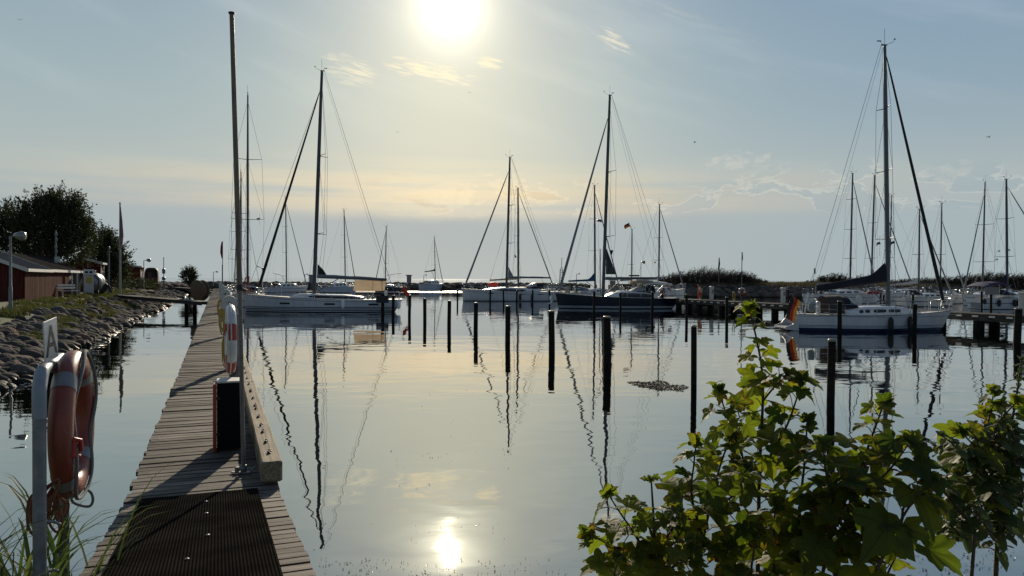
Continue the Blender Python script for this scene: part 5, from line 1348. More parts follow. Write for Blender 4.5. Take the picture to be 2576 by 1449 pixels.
# rounded sauna barrel with dark glass
sb = thing('barrel_sauna', 'rounded dark cabin with brown lower half at the far end of the red sheds', 'sauna', btup(118, 4.5, 1.3), BROT)
pr = []
for k in range(17):
    a = math.pi * k / 16; pr.append((1.6 * math.copysign(abs(math.cos(a)) ** .55, math.cos(a)) - 1.6, 1.55 + 1.6 * abs(math.sin(a)) ** .6))
pr = [(x * .66, z) for x, z in pr]
pf = [(0, .25)] + pr + [(-2.1, .25)]
b = MB(); b.loft([[Vector((x, y, z)) for x, z in pf] for y in (0, .15, 2.6, 2.75)], True); b.add([(x, .05, z) for x, z in pf], [tuple(range(len(pf)))]); b.add([(x, 2.7, z) for x, z in pf], [tuple(range(len(pf)))[::-1]]); b.build('shell', mat('brown_shingle', (.10, .05, .035), .7, var=.25, vs=4), sb)
b = MB(); p2 = [(x * .86 - .15, 1.15 + (z - 1.15) * .86) for x, z in pr]; b.add([(x, -.01, z) for x, z in p2] + [(x, .0, z) for x, z in p2], [tuple(range(17))]); b.build('window', M_glass, sb)
b = MB(); b.box((-1.05, 1.4, .12), (1.8, 2.4, .24)); b.build('skid', M_beam, sb)
b = MB(); b.box((0.6, -.6, .45), (.12, 1.8, .08), Euler((rad(-28), 0, 0)).to_matrix()); b.box((1.1, -.6, .45), (.12, 1.8, .08), Euler((rad(-28), 0, 0)).to_matrix()); b.build('steps', M_trim, sb)

# fuel tank and pump
ut, vt = buv(236, 741)
ft = thing('fuel_tank', 'silver horizontal fuel tank lying on its cradle by the sheds', 'tank', btup(48.8, 4.75), BROT)
Mt = Euler((rad(-90), 0, 0)).to_matrix(); b = MB(); r = .80
b.lathe([(.02, -1.35), (r * .55, -1.30), (r * .85, -1.17), (r, -.95), (r, 1.3), (r * .85, 1.5), (r * .5, 1.6), (.02, 1.63)], 26, (-.1, 0, 1.06), Mt); b.build('shell', mat('tank_silver', (.24, .25, .26), .42, metal=.5, var=.15, vs=3), ft)
b = MB()
for y in (-.8, 1.0): b.box((-.1, y, .2), (1.1, .18, .4))
b.build('cradle', M_beam, ft)
b = MB(); b.lathe([(.12, 0), (.12, .12), (.2, .14), (.2, .2), (.02, .22)], 12, (-.1, .5, 1.84)); b.build('manhole', M_dalu, ft)
fpz = btup(47.6, 5.0); fpu = thing('fuel_pump', 'white fuel pump with yellow panel in front of the silver tank', 'pump', fpz, BROT + rad(12))
b = MB(); b.bbox((0, 0, .85), (.72, .45, 1.5), .03); b.build('body', M_trim, fpu)
b = MB(); b.bbox((0.02, 0, 1.88), (.80, .5, .5), .04); b.build('head', M_trim, fpu)
b = MB()
for x in (-.2, .2): b.bbox((x * .8, -.26, 1.9), (.2, .02, .18), .005)
b.build('display', M_black, fpu)
b = MB(); b.bbox((.03, -.235, 1.25), (.42, .02, .55), .01); b.build('panel', mat('yellow_panel', (.50, .36, .06), .6, var=.2, vs=9), fpu)
b = MB(); b.tube(smooth([(.37, -.1, 1.7), (.75, -.2, 1.2), (.65, -.2, .35), (.9, -.1, .3), (.85, 0, 1.0)]), .035, 6); b.build('hose', M_rub, fpu)
tag(MB().tube(smooth([(0, 0, .1), (.4, .2, .9), (.6, 0, .5), (.3, -.3, .15), (.8, -.2, .8), (1.0, 0, .2)]), .09, 6).build('hose', M_rub), 'heap of black fuel hose in front of the silver tank', 'hose').location = btup(46.9, 4.1)
# bench
ub, vb = buv(166, 747)
bn = thing('bench', 'white slatted bench standing before the joined red sheds', 'bench', btup(ub, vb), BROT + rad(-52))
b = MB()
for k in range(3): b.bbox((.12 + k * .14, 0, .46), (.12, 1.45, .035), .008)
b.build('seat', M_trim, bn)
b = MB()
for k in range(2): b.bbox((-.06 - k * .05, 0, .68 + k * .2), (.03, 1.45, .13), .008)
b.build('backrest', M_trim, bn)
for y in (-.55, .55):
    b = MB(); b.bbox((.25, y, .22), (.40, .09, .44), .01); b.tube([(.0, y, .44), (-.13, y, .98)], .025, 6); b.build('leg', mat('bench_leg', (.20, .19, .18), .8, var=.2), bn)

def street_lamp(px, py, ptop, label, Y=None, z0=1.27, arm=(.45, 0), bulb=True, r=.06, group=None):
    p = gz(px, py, z0) if Y is None else wpos(px, Y) + Vector((0, 0, z0)); h = gy(px, ptop, p.y).z - z0
    t = thing('street_lamp', label, 'lamp', p, 0, group); b = MB(); b.tube([(0, 0, 0), (0, 0, h * .30), (0, 0, h * .31), (0, 0, h)], [r * 1.35, r * 1.35, r, r * .85], 10); b.tube([(0, 0, h - .05), (arm[0] * .5, arm[1], h + .02)], r * .6, 8); b.build('pole', M_galv, t)
    b = MB(); k = max(.22, h * .085); M = Euler((0, rad(96), 0)).to_matrix()
    b.lathe([(.25 * k, -.9 * k), (.45 * k, -.6 * k), (.75 * k, .2 * k), (.7 * k, .7 * k), (.02, .95 * k)], 14, (arm[0] * .5 + .9 * k, arm[1], h + .02), M); b.build('lamp_shade', mat('lamp_glassy', (.24, .25, .24), .18, metal=.3, var=.05), t)
    return t
street_lamp(27, 777, 594, 'grey street lamp with glassy head on the bank before the nearest red shed', arm=(.35, 0))
pp_ = gz(274, 738, 1.27); t = thing('lamp_post', 'bare dark post standing in front of the second tree', 'post', pp_); b = MB(); hp_ = gy(274, 628, pp_.y).z - 1.27; b.tube([(0, 0, 0), (0, 0, hp_)], .085, 8); b.build('pole', M_dalu, t); b = MB(); b.lathe([(.10, 0), (.14, .05), (.10, .28), (.02, .3)], 8, (0, 0, hp_)); b.build('lamp_shade', M_dalu, t)
street_lamp(362, 727, 655, 'small street lamp beside the flat-roofed red shed', 92, arm=(.6, 0), r=.05)
street_lamp(537, 716, 684, 'twin lamp by the far end of the plank pier', 140, arm=(.9, 0), r=.06)
street_lamp(767, 716, 690, 'small lamp on the far breakwater right of the sloop forestay', 175, arm=(.7, 0), r=.07)
street_lamp(1450, 718, 689, 'lamp on the far pontoon behind the dark blue bow', 170, arm=(.7, 0), r=.07)
street_lamp(1612, 718, 660, 'slender lamp on the far shore behind the boom of the dark blue yacht', 150, arm=(.2, 0), r=.06)
street_lamp(1066, 712, 692, 'small lamp on the breakwater beside the pale blue sloop', 178, arm=(.6, 0), r=.06)
# flag pole with hanging pennant by the tank
p = gz(240, 741, 1.27); t = thing('flagpole', 'white flagpole with limp pennant in front of the big tree', 'flagpole', (p.x, p.y + 4, 1.27)); hh = gy(238, 512, p.y + 4).z - 1.27
b = MB(); b.tube([(0, 0, 0), (0, 0, hh)], [.11, .06], 10); b.ell((0, 0, hh + .05), (.1, .1, .07), 8, 5); b.build('pole', mat('flagpole_paint', (.34, .33, .31), .5, var=.1), t)
b = MB(); b.tube([(.05, 0, hh - .3), (.10, 0, hh - 1.6), (.12, .05, hh - 2.8), (.14, 0, hh - 3.6), (.06, 0, hh - 4.2)], [.03, .12, .16, .10, .02], 8); b.build('flag', mat('limp_pennant', (.22, .14, .14), .9, var=.3, vs=3), t)
t = thing('speaker_pole', 'pole with small white loudspeakers and a sign board before the big tree', 'pole', wpos(141, 60) + Vector((0, 0, 1.3)))
b = MB(); h_ = gy(141, 580, 60).z - 1.3; b.tube([(0, 0, 0), (0, 0, h_)], .06, 8); b.build('pole', M_galv, t)
b = MB()
for z in (h_ - .3, h_ - .75, h_ - 1.35, h_ - 1.7): b = MB(); b.bbox((.06 + .05 * math.sin(z * 9), -.08, z), (.17, .2, .26), .04); b.build('loudspeaker', M_greyc, t)
b = MB(); b.bbox((.16, -.1, h_ - 2.35), (.42, .03, .46), .01); b.build('sign_board', M_whitec, t)
t = thing('instrument_mast', 'thin instrument mast on the bushes of the left bank', 'mast', wpos(412, 110) + Vector((0, 0, 1.4))); b = MB(); b.tube([(0, 0, 0), (0, 0, 4.4)], .05, 6); b.build('pole', M_dalu, t); b = MB(); b.bbox((0, 0, 2.3), (.4, .3, .75), .05); b.bbox((0, 0, 1.2), (.45, .3, .5), .05); b.build('box', M_dalu, t)
t = thing('lattice_mast', 'slim lattice mast with ladder behind the dark blue foredeck', 'mast', wpos(1412, 160) + Vector((0, 0, .5))); b = MB()
for e in (-.5, .5): b.tube([(e * .9, 0, 0), (e * .45, 0, 4.6)], .09, 5)
for k in range(9): b.tube([(-.43 + k * .024, 0, .5 + k * .5), (.43 - k * .024, 0, .9 + k * .5)], .05, 4)
b.tube([(0, 0, 4.6), (.1, 0, 7)], .06, 5); b.build('lattice', M_dalu, t)
t = thing('pontoon', 'far low pontoon with bollards between the white yacht and the dark blue yacht', 'pontoon', wpos(1500, 150)); b = MB(); b.box((0, 0, .5), (9, 1.6, .25)); b.build('deck', M_jet, t)
b = MB()
for k in range(7): b.tube([(-4 + k * 1.3, -.6, -1), (-4 + k * 1.3, -.6, 1.7)], .16, 8)
b.build('pile', M_pile, t)
t = thing('pillar', 'pale stone pillar on the far shore under the boom of the dark blue yacht', 'pillar', wpos(1541, 96)); b = MB(); b.bbox((0, 0, .8), (.7, .6, 3.6), .05); b.build('shaft', mat('pillar_grey', (.22, .21, .19), .8), t); b = MB(); b.bbox((0, 0, 2.72), (.95, .8, .2), .05); b.build('cap', mat('pillar_cap', (.42, .40, .36), .8), t)
for (px, Y, h, lab) in ((784, 172, 2.5, 'stubby light beacon on the far breakwater before the striped yacht mast'), (1029, 178, 2.6, 'square stone beacon on the far breakwater beside the glittering water')):
    t = thing('beacon', lab, 'beacon', wpos(px, Y) + Vector((0, 0, .8))); b = MB(); b.bbox((0, 0, h / 2), (1.0, .9, h), .08); b.build('shaft', M_greyc, t); b = MB(); b.bbox((0, 0, h + .15), (1.4, 1.2, .3), .08); b.build('top', M_greyc, t)
for (px, Y, pt, lab) in ((1808, 124, 648, 'flag pole with a furled dark flag among the shrubs'),):
    t = thing('flagstaff', lab, 'flagstaff', wpos(px, Y) + Vector((0, 0, 1.8))); h = gy(px, pt, Y).z - 1.8; b = MB(); b.tube([(0, 0, 0), (0, 0, h)], .06, 6); b.build('pole', M_dalu, t); b = MB(); b.tube([(.03, 0, h), (.05, 0, h - 1.0), (-.05, 0, h - 2.1)], [.06, .15, .14], 6); b.build('flag', M_black, t)

# ------------------------------------------------------------------ trees and shrubs
def leaf_mat(name, c1, c2, trans=.3, tc=None, rough=.6):
    m = bpy.data.materials.new(name); m.use_nodes = True; t = NT(m.node_tree); b = t.n['Principled BSDF']
    rr = t.new('ShaderNodeNewGeometry').outputs['Random Per Island']
    c = t.mix(rr, c1, c2); t.put(b.inputs['Base Color'], c); b.inputs['Roughness'].default_value = rough
    tr = t.new('ShaderNodeBsdfTranslucent'); t.put(tr.inputs[0], tc or c); mx = t.new('ShaderNodeMixShader'); mx.inputs[0].default_value = trans
    t.l.new(b.outputs[0], mx.inputs[1]); t.l.new(tr.outputs[0], mx.inputs[2]); t.l.new(mx.outputs[0], t.n['Material Output'].inputs[0]); return m
M_bark = mat('bark', (.045, .035, .028), .9, var=.3, vs=8)
M_tl = leaf_mat('whitebeam_leaves', (.022, .030, .010), (.062, .072, .020), .28)
M_sl = leaf_mat('shrub_leaves', (.022, .020, .011), (.055, .042, .020), .2)
M_twig = mat('dry_twig', (.055, .042, .034), .9, var=.3)
def leafq(b, p, d, s, rnd, wd=.45):
    d = d.normalized(); n = Vector((rnd.gauss(0, 1), rnd.gauss(0, 1), rnd.gauss(0, 1) + .4)); q = d.cross(n)
    if q.length < 1e-4: return
    q.normalize(); up = q.cross(d) * (.12 * s)
    b.add([p, p + d * s * .45 + q * s * wd * .5 + up, p + d * s, p + d * s * .45 - q * s * wd * .5 + up], [(0, 1, 2, 3)])
def sprig_tree(name, label, base, lobes, nspr, leaf, seed, up=1.0, trunk=.3, m=M_tl, nleaf=26, slen=1.75):
    """lobes: (centre, radii) ellipsoids in metres relative to the base"""
    rnd = random.Random(seed); t = thing(name, label, 'tree', base)
    b = MB(); tops = []
    for c, r in lobes: tops.append(Vector(c))
    b.tube([(0, 0, -.3), (.05, 0, tops[0].z * .3), Vector((tops[0].x * .3, tops[0].y * .3, tops[0].z * .55))], [trunk * 1.3, trunk, trunk * .7], 9)
    s0 = Vector((tops[0].x * .3, tops[0].y * .3, tops[0].z * .5))
    for c, r in lobes:
        for k in range(7):
            a = rnd.uniform(0, 6.28); e = Vector(c) + Vector((math.cos(a) * r[0] * .7, math.sin(a) * r[1] * .7, rnd.uniform(-.2, .7) * r[2]))
            mdl = s0.lerp(e, .5) + Vector((0, 0, -.2)); b.tube([s0 + Vector((0, 0, rnd.uniform(-.8, .3))), mdl, e], [trunk * .45, trunk * .25, trunk * .06], 6)
    b.build('trunk', M_bark, t)
    b = MB(); tw = sum(r[0] * r[1] * r[2] for c, r in lobes) ** 1
    for c, r in lobes:
        k = int(nspr * (r[0] * r[1] * r[2]) ** .67 / sum((q[0] * q[1] * q[2]) ** .67 for _, q in lobes)); c = Vector(c)
        for i in range(k):
            d = Vector((rnd.gauss(0, 1), rnd.gauss(0, 1), rnd.gauss(0, 1) + .25)).normalized(); dep = rnd.uniform(.35, 1.0) ** .5
            p = c + Vector((d.x * r[0], d.y * r[1], d.z * r[2])) * dep * .9
            g = (d * .75 + Vector((0, 0, up)) + Vector((rnd.gauss(0, .25), rnd.gauss(0, .25), rnd.gauss(0, .2)))).normalized(); L = slen * rnd.uniform(.5, 1.15)
            if rnd.random() < .12: L *= 1.35
            for j in range(nleaf):
                f = j / nleaf; q = p + g * L * f + Vector((rnd.gauss(0, 1), rnd.gauss(0, 1), rnd.gauss(0, 1))) * .085 * (1 - f * .5) * L * .6
                dd = g * .8 + Vector((rnd.gauss(0, .7), rnd.gauss(0, .7), rnd.gauss(0, .5)))
                leafq(b, q, dd, leaf * rnd.uniform(.7, 1.3), rnd)
    b.build('crown', m, t); return t
Yt = 66
bt_ = wpos(118, Yt) + Vector((0, 0, 1.3)); u_ = Yt / 1860
def lobe(px, py, rx, ry, dy=0):
    p = gy(px, py, Yt) - bt_; return ((p.x, dy, p.z), (rx * u_, rx * u_ * .8, ry * u_))
sprig_tree('tree', 'big dark bushy tree with upright leafy shoots rising behind the red sheds', bt_, [lobe(128, 590, 88, 80), lobe(30, 615, 62, 70, 1.5), lobe(195, 625, 48, 65, -.5), (((gy(150, 545, Yt) - bt_).x, 0, (gy(150, 545, Yt) - bt_).z), (52 * u_, 45 * u_, 40 * u_)), lobe(-30, 590, 50, 60, 2)], 1300, .25, 3, 1.15, .4)
Yt = 82; u_ = Yt / 1860; bt_ = wpos(275, Yt) + Vector((0, 0, 1.3))
sprig_tree('tree', 'smaller leaning leafy tree between the tank and the flat-roofed red shed', bt_, [lobe(270, 655, 36, 58), lobe(250, 640, 25, 40, .5), lobe(285, 690, 26, 34)], 520, .27, 7, .55, .25)
Yt = 122; u_ = Yt / 1860; bt_ = wpos(477, Yt) + Vector((0, 0, 1.0))
sprig_tree('tree', 'single small round tree on the far end of the stone bank', bt_, [lobe(477, 692, 14, 13), lobe(474, 700, 13, 9)], 190, .26, 13, .3, .14, nleaf=16, slen=.9)
def bush(name, label, base, rx, ry, rz, n, leaf, seed, m, group=None, nleaf=14):
    rnd = random.Random(seed); t = thing(name, label, 'bush', base, 0, group); b = MB()
    for k in range(8): a = rnd.uniform(0, 6.28); b.tube([(0, 0, -.2), (math.cos(a) * rx * .5, math.sin(a) * ry * .5, rz * .8)], [.05, .01], 5)
    b.build('stem', M_bark, t); b = MB()
    for i in range(n):
        d = Vector((rnd.gauss(0, 1), rnd.gauss(0, 1), abs(rnd.gauss(0, .8)))).normalized(); p = Vector((d.x * rx, d.y * ry, d.z * rz)) * rnd.uniform(.4, 1) ** .5
        for j in range(nleaf): leafq(b, p + Vector((rnd.gauss(0, .13), rnd.gauss(0, .13), rnd.gauss(0, .10))) * (rz * .8), Vector((rnd.gauss(0, 1), rnd.gauss(0, 1), rnd.gauss(.5, 1))), leaf * rnd.uniform(.6, 1.3), rnd)
    b.build('foliage', m, t); return t
M_bush = leaf_mat('bank_bush_leaves', (.028, .035, .012), (.085, .085, .028), .25)
bush('bush', 'broad low green bush on the bank beyond the barrel shaped cabin', btup(97, 5.6, 1.2), 3.2, 2.6, 1.5, 320, .2, 1, M_bush)
bush('bush', 'small dark bush just left of the round far tree', btup(118, 7.5, 1.2), 1.4, 1.2, 1.3, 120, .2, 2, M_bush)
bush('bush', 'weedy bush at the foot of the flat-roofed red shed', btup(82, 4.6, 1.15), 3.0, 1.6, .8, 240, .16, 3, M_bush)
# windswept shrubs on the right-hand land
def shrub(label, base, wdt, hgt, seed, n=70, lean=.35, leafy=.5):
    rnd = random.Random(seed); t = thing('shrub', label, 'shrub', base, 0, 'windswept shrubs on the shore'); b = MB(); lf = MB()
    for i in range(n):
        x0 = rnd.uniform(-.5, .5) * wdt; y0 = rnd.uniform(-1, 1); h = hgt * rnd.uniform(.55, 1.05) * (1 - .35 * (2 * x0 / wdt) ** 2)
        p = Vector((x0, y0, -.1)); pts = [p]; d = Vector((rnd.gauss(0, .18), rnd.gauss(0, .15), 1)); sw = lean * rnd.uniform(.5, 1.3)
        for k in range(1, 5): pts.append(p + Vector((d.x * h * k / 4 + sw * (k / 4) ** 2 * h * .5, d.y * h * k / 4, h * k / 4 * (1 - .06 * k / 4))))
        b.tube(pts, [.035, .03, .025, .018, .008], 4, False)
        for k in range(7):
            f = rnd.uniform(.35, .95); i0 = min(3, int(f * 4)); q = pts[i0].lerp(pts[i0 + 1], f * 4 - i0); e = q + Vector((rnd.gauss(.22, .25), rnd.gauss(0, .2), rnd.uniform(.15, .5))) * (hgt * .35); b.tube([q, e], [.016, .007], 3, False)
            for j in range(int(5 * leafy + rnd.random())): leafq(lf, q.lerp(e, rnd.random()), Vector((rnd.gauss(.3, .6), rnd.gauss(0, .6), rnd.gauss(.5, .5))), .16 * rnd.uniform(.6, 1.3), rnd)
        for j in range(int(14 * leafy + 9)):
            f = rnd.random() ** 1.5 * .8; i0 = min(3, int(f * 4)); leafq(lf, pts[i0].lerp(pts[i0 + 1], f * 4 - i0) + Vector((rnd.gauss(0, .22), rnd.gauss(0, .2), rnd.gauss(0, .12))), Vector((rnd.gauss(0, .6), rnd.gauss(0, .6), rnd.gauss(.6, .5))), .22 * rnd.uniform(.6, 1.3), rnd)
    b.build('twigs', M_twig, t); lf.build('foliage', M_sl, t)
def sh_at(px, Y, ptop, wpx, seed, label, **kw):
    b_ = wpos(px, Y) + Vector((0, 0, 1.75)); shrub(label, b_, wpx / 1860 * Y, (gy(px, ptop - 5, Y).z - 1.75) * 1.12, seed, **kw)
for i, (px, Y, pt, wp, lf, lab) in enumerate([(1692, 128, 692, 50, .7, 'low bare shrub at the edge of the thicket behind the striped bow'), (1730, 126, 684, 60, .3, 'broad leafless shrub at the start of the dense thicket'), (1768, 128, 676, 60, .3, 'tallest leafless shrub of the dense thicket behind the child'), (1800, 131, 681, 50, .3, 'leafless shrub around the furled flag pole'), (1832, 127, 683, 50, .4, 'windswept shrub just before the lifebuoy pole'), (1860, 126, 686, 46, .4, 'windswept shrub just past the lifebuoy pole'), (1882, 128, 697, 30, 1.2, 'leafy end shrub sloping down to the gap with the sea view'),
    (1912, 128, 707, 22, 1.3, 'single small leafy shrub in the gap with the sea view'), (1962, 132, 713, 26, 1.2, 'lowest shrub on the skyline before the backstay block'), (2040, 130, 709, 28, .9, 'small shrub beyond the backstay of the navy covered sloop'), (2090, 128, 693, 48, 1.3, 'dark leafy shrub rising over the end of the navy sail cover'), (2130, 130, 704, 40, 1.0, 'shrub behind the middle of the navy sail cover'), (2175, 128, 697, 50, .7, 'thin shrub beside the second row mast'),
    (2268, 126, 706, 60, .5, 'shrub just right of the navy covered mast'), (2320, 125, 703, 60, .5, 'shrub behind the rumpled white sail'), (2380, 123, 700, 60, .5, 'shrub behind the crossing forestays'), (2430, 122, 694, 55, .6, 'shrub above the violet bimini'), (2480, 120, 688, 55, .6, 'high shrub behind the mast with the twin flags'), (2530, 120, 690, 55, .6, 'high shrub behind the navy boom cover at the frame edge'), (2575, 120, 694, 50, .6, 'last shrub at the frame edge')]):
    sh_at(px, Y, pt, wp * 1.5, 40 + i, lab, leafy=lf, n=int(wp * 2.4))
# grass
def grass(name, items, m, hmin, hmax, w=.02):
    b = MB(); rnd = random.Random(77)
    for p in items:
        for k in range(rnd.randint(2, 4)):
            a = rnd.uniform(0, 6.28); h = rnd.uniform(hmin, hmax); d = Vector((math.cos(a), math.sin(a), 0)); q = Vector((-d.y, d.x, 0)) * w; l = rnd.uniform(.2, .7) * h; o = p + Vector((rnd.gauss(0, .06), rnd.gauss(0, .06), 0))
            b.add([o - q, o + q, o + d * l * .4 + Vector((0, 0, h * .65)) + q * .7, o + d * l * .4 + Vector((0, 0, h * .65)) - q * .7, o + d * l + Vector((0, 0, h * .95))], [(0, 1, 2, 3), (3, 2, 4)])
    return tag(b.build(name, m), kind='stuff')
M_gr = leaf_mat('bank_grass', (.035, .055, .010), (.12, .12, .03), .45, rough=.8)
rnd = random.Random(21); it = []
while len(it) < 9000:
    u = rnd.uniform(4, 75); v = rnd.uniform(.8, 5.2); k = noise.noise(Vector((u * .35, v * .9, 4.2))) + .35 * noise.noise(Vector((u * 1.2, v * 2, 9)))
    if k > (.16 if v < 3.2 else -.1 if v < 4.4 else .1): it.append(bank(u, v + shore_w(u) * .5, bank_z(u, v) + (.12 if v < 3.2 else 0)))
grass('grass', it, M_gr, .10, .30, .018)
rnd = random.Random(22); it = []
for i in range(6000):
    x = rnd.uniform(21, 80); y0 = rshore(x); y = y0 + rnd.uniform(3.2, 9); it.append(Vector((x, y, 1.6 + min(.4, (y - y0 - 3) * .1))))
grass('grass', it, leaf_mat('dry_grass', (.07, .065, .028), (.17, .14, .06), .3, rough=.9), .3, .75, .04)
# reeds by the near stand
rd = thing('reed_clump', 'clump of long green reed leaves growing around the lifebuoy stand', 'plant', (-2.15, 3.2, .5)); b = MB(); rnd = random.Random(31)
M_reed = leaf_mat('reed_leaves', (.06, .11, .02), (.17, .21, .05), .5)
for k in range(260):
    p = Vector((rnd.uniform(-.85, -.02), rnd.uniform(-.35, .75), rnd.uniform(-.3, .1))); a = rnd.uniform(-.9, .9) + (math.pi if rnd.random() < .6 else 0); h = rnd.uniform(1.2, 2.15); l = rnd.uniform(.25, .75); d = Vector((math.cos(a), math.sin(a) * .6, 0)); q = Vector((-d.y, d.x, 0)).normalized()
    wv = rnd.uniform(.011, .024); rows = []
    for i in range(9):
        t_ = i / 8; c = p + d * l * t_ ** 1.7 + Vector((0, 0, h * (t_ - .38 * t_ ** 2.6))); ww = wv * (1 - t_) ** .6 * (.5 + min(1, t_ * 4) * .5); rows.append([c - q * ww, c + Vector((0, 0, -ww * .4)), c + q * ww])
    b.loft(rows, True)
for k in range(26):
    p = Vector((rnd.uniform(-.6, .05), rnd.uniform(-.2, .6), -.3)); b.tube([p, p + Vector((rnd.gauss(0, .05), rnd.gauss(0, .05), rnd.uniform(.9, 1.3)))], .003, 4)
b.build('leaves', M_reed, rd)

# ------------------------------------------------------------------ sycamore saplings in the foreground
def syc_mat():
    m = bpy.data.materials.new('sycamore_leaf'); m.use_nodes = True; t = NT(m.node_tree); b = t.n['Principled BSDF']
    rr = t.new('ShaderNodeNewGeometry').outputs['Random Per Island']; uv = t.new('ShaderNodeUVMap').outputs[0]
    pos = t.new('ShaderNodeNewGeometry').outputs['Position']
    s = t.new('ShaderNodeSeparateXYZ'); t.put(s.inputs[0], uv)
    n = t.noise(pos, 22.0, 5, .65)
    g = t.mix(rr, (.026, .046, .009), (.085, .100, .018))
    age = t.m('FRACT', t.m('MULTIPLY', rr, 13.7))
    edge = t.mr(t.m('ADD', s.outputs[0], t.m('MULTIPLY', t.m('SUBTRACT', n, .5), 1.3)), t.m('SUBTRACT', 1.25, t.m('MULTIPLY', age, .45)), t.m('SUBTRACT', 1.42, t.m('MULTIPLY', age, .45)))
    c = t.mix(t.m('MULTIPLY', t.mr(n, .45, .75), t.m('GREATER_THAN', age, .55)), g, (.16, .13, .015))
    c = t.mix(edge, c, (.055, .022, .008))
    vein = t.mr(s.outputs[1], .0, .07, .72, 1.0); 
    c = t.vm('MULTIPLY', c, t.comb(vein, vein, vein))
    t.put(b.inputs['Base Color'], c); t.put(b.inputs['Roughness'], t.mr(n, .3, .7, .52, .72, 'LINEAR')); b.inputs['Specular IOR Level'].default_value = .28
    bp = t.new('ShaderNodeBump'); bp.inputs['Distance'].default_value = .004; t.put(bp.inputs['Height'], t.m('ADD', t.noise(pos, 60.0, 3), t.m('MULTIPLY', vein, 1.2))); t.l.new(bp.outputs[0], b.inputs['Normal'])
    tr = t.new('ShaderNodeBsdfTranslucent'); t.put(tr.inputs[0], t.vm('MULTIPLY', c, (3.2, 3.3, 1.0))); mx = t.new('ShaderNodeMixShader'); mx.inputs[0].default_value = .5
    t.l.new(b.outputs[0], mx.inputs[1]); t.l.new(tr.outputs[0], mx.inputs[2]); t.l.new(mx.outputs[0], t.n['Material Output'].inputs[0]); return m
M_syc = syc_mat()
# palmate outline: angle (deg from the tip), radius
OUT = [(180, .06), (158, .34), (140, .50), (124, .58), (113, .62), (104, .55), (93, .47), (82, .60), (72, .74), (61, .84), (54, .79), (45, .68), (37, .54), (28, .66), (20, .76), (11, .84), (5, .93), (0, 1.02)]
OUTL = OUT + [(-a, r) for a, r in OUT[-2:0:-1]]
class Leaves:
    def __init__(s): s.v = []; s.f = []; s.uv = []
    def leaf(s, p, d, nrm, size, rnd, curl=.25, out=OUTL):
        d = d.normalized(); q = d.cross(nrm)
        if q.length < 1e-5: return
        q.normalize(); n = q.cross(d).normalized(); o = len(s.v); k = len(out); fold = rnd.uniform(.05, .35); dr = rnd.uniform(.1, .55) * curl * 2; tw = rnd.uniform(-.25, .25); jag = [rnd.uniform(.90, 1.08) for _ in range(k)]
        def P(a, r):
            x, y = math.sin(a) * r, math.cos(a) * r; x *= 1.05
            h = abs(x) * fold - dr * (max(0, y) ** 1.6) - .35 * curl * x * x + tw * x * y + .03 * math.sin(9 * a + r * 5)
            return p + (d * y + q * x + n * h) * size
        s.v.append(tuple(P(0, 0))); 
        for rr in (.55, 1.0):
            for i, (a, r) in enumerate(out): s.v.append(tuple(P(math.radians(a), r * rr * (jag[i] if rr == 1 else 1))))
        def uvp(i, rr):
            a = abs(out[i % k][0]); vein = min(abs(a - c) for c in (0, 61, 113)) / 30.0
            return (rr, min(1, vein * (.3 + rr)))
        for i in range(k):
            j = (i + 1) % k
            s.f.append((o, o + 1 + i, o + 1 + j)); s.uv += [(0, 0), uvp(i, .55), uvp(j, .55)]
            s.f.append((o + 1 + i, o + 1 + k + i, o + 1 + k + j, o + 1 + j)); s.uv += [uvp(i, .55), uvp(i, 1), uvp(j, 1), uvp(j, .55)]
    def build(s, name, m, parent):
        me = bpy.data.meshes.new(name); off = parent.location; me.from_pydata([(a[0] - off[0], a[1] - off[1], a[2] - off[2]) for a in s.v], [], s.f)
        me.polygons.foreach_set('use_smooth', [True] * len(s.f)); l = me.uv_layers.new(name='UVMap'); l.data.foreach_set('uv', [c for q in s.uv for c in q]); me.materials.append(m)
        o = bpy.data.objects.new(name, me); C.objects.link(o); o.parent = parent; return o
M_stem = mat('sycamore_stem', (.060, .042, .026), .6, var=.3, vs=12)
M_pet = mat('sycamore_petiole', (.11, .07, .02), .5, var=.2)
def stem_path(pts): return smooth([gy(x, y, Y) for x, y, Y in pts], 8)
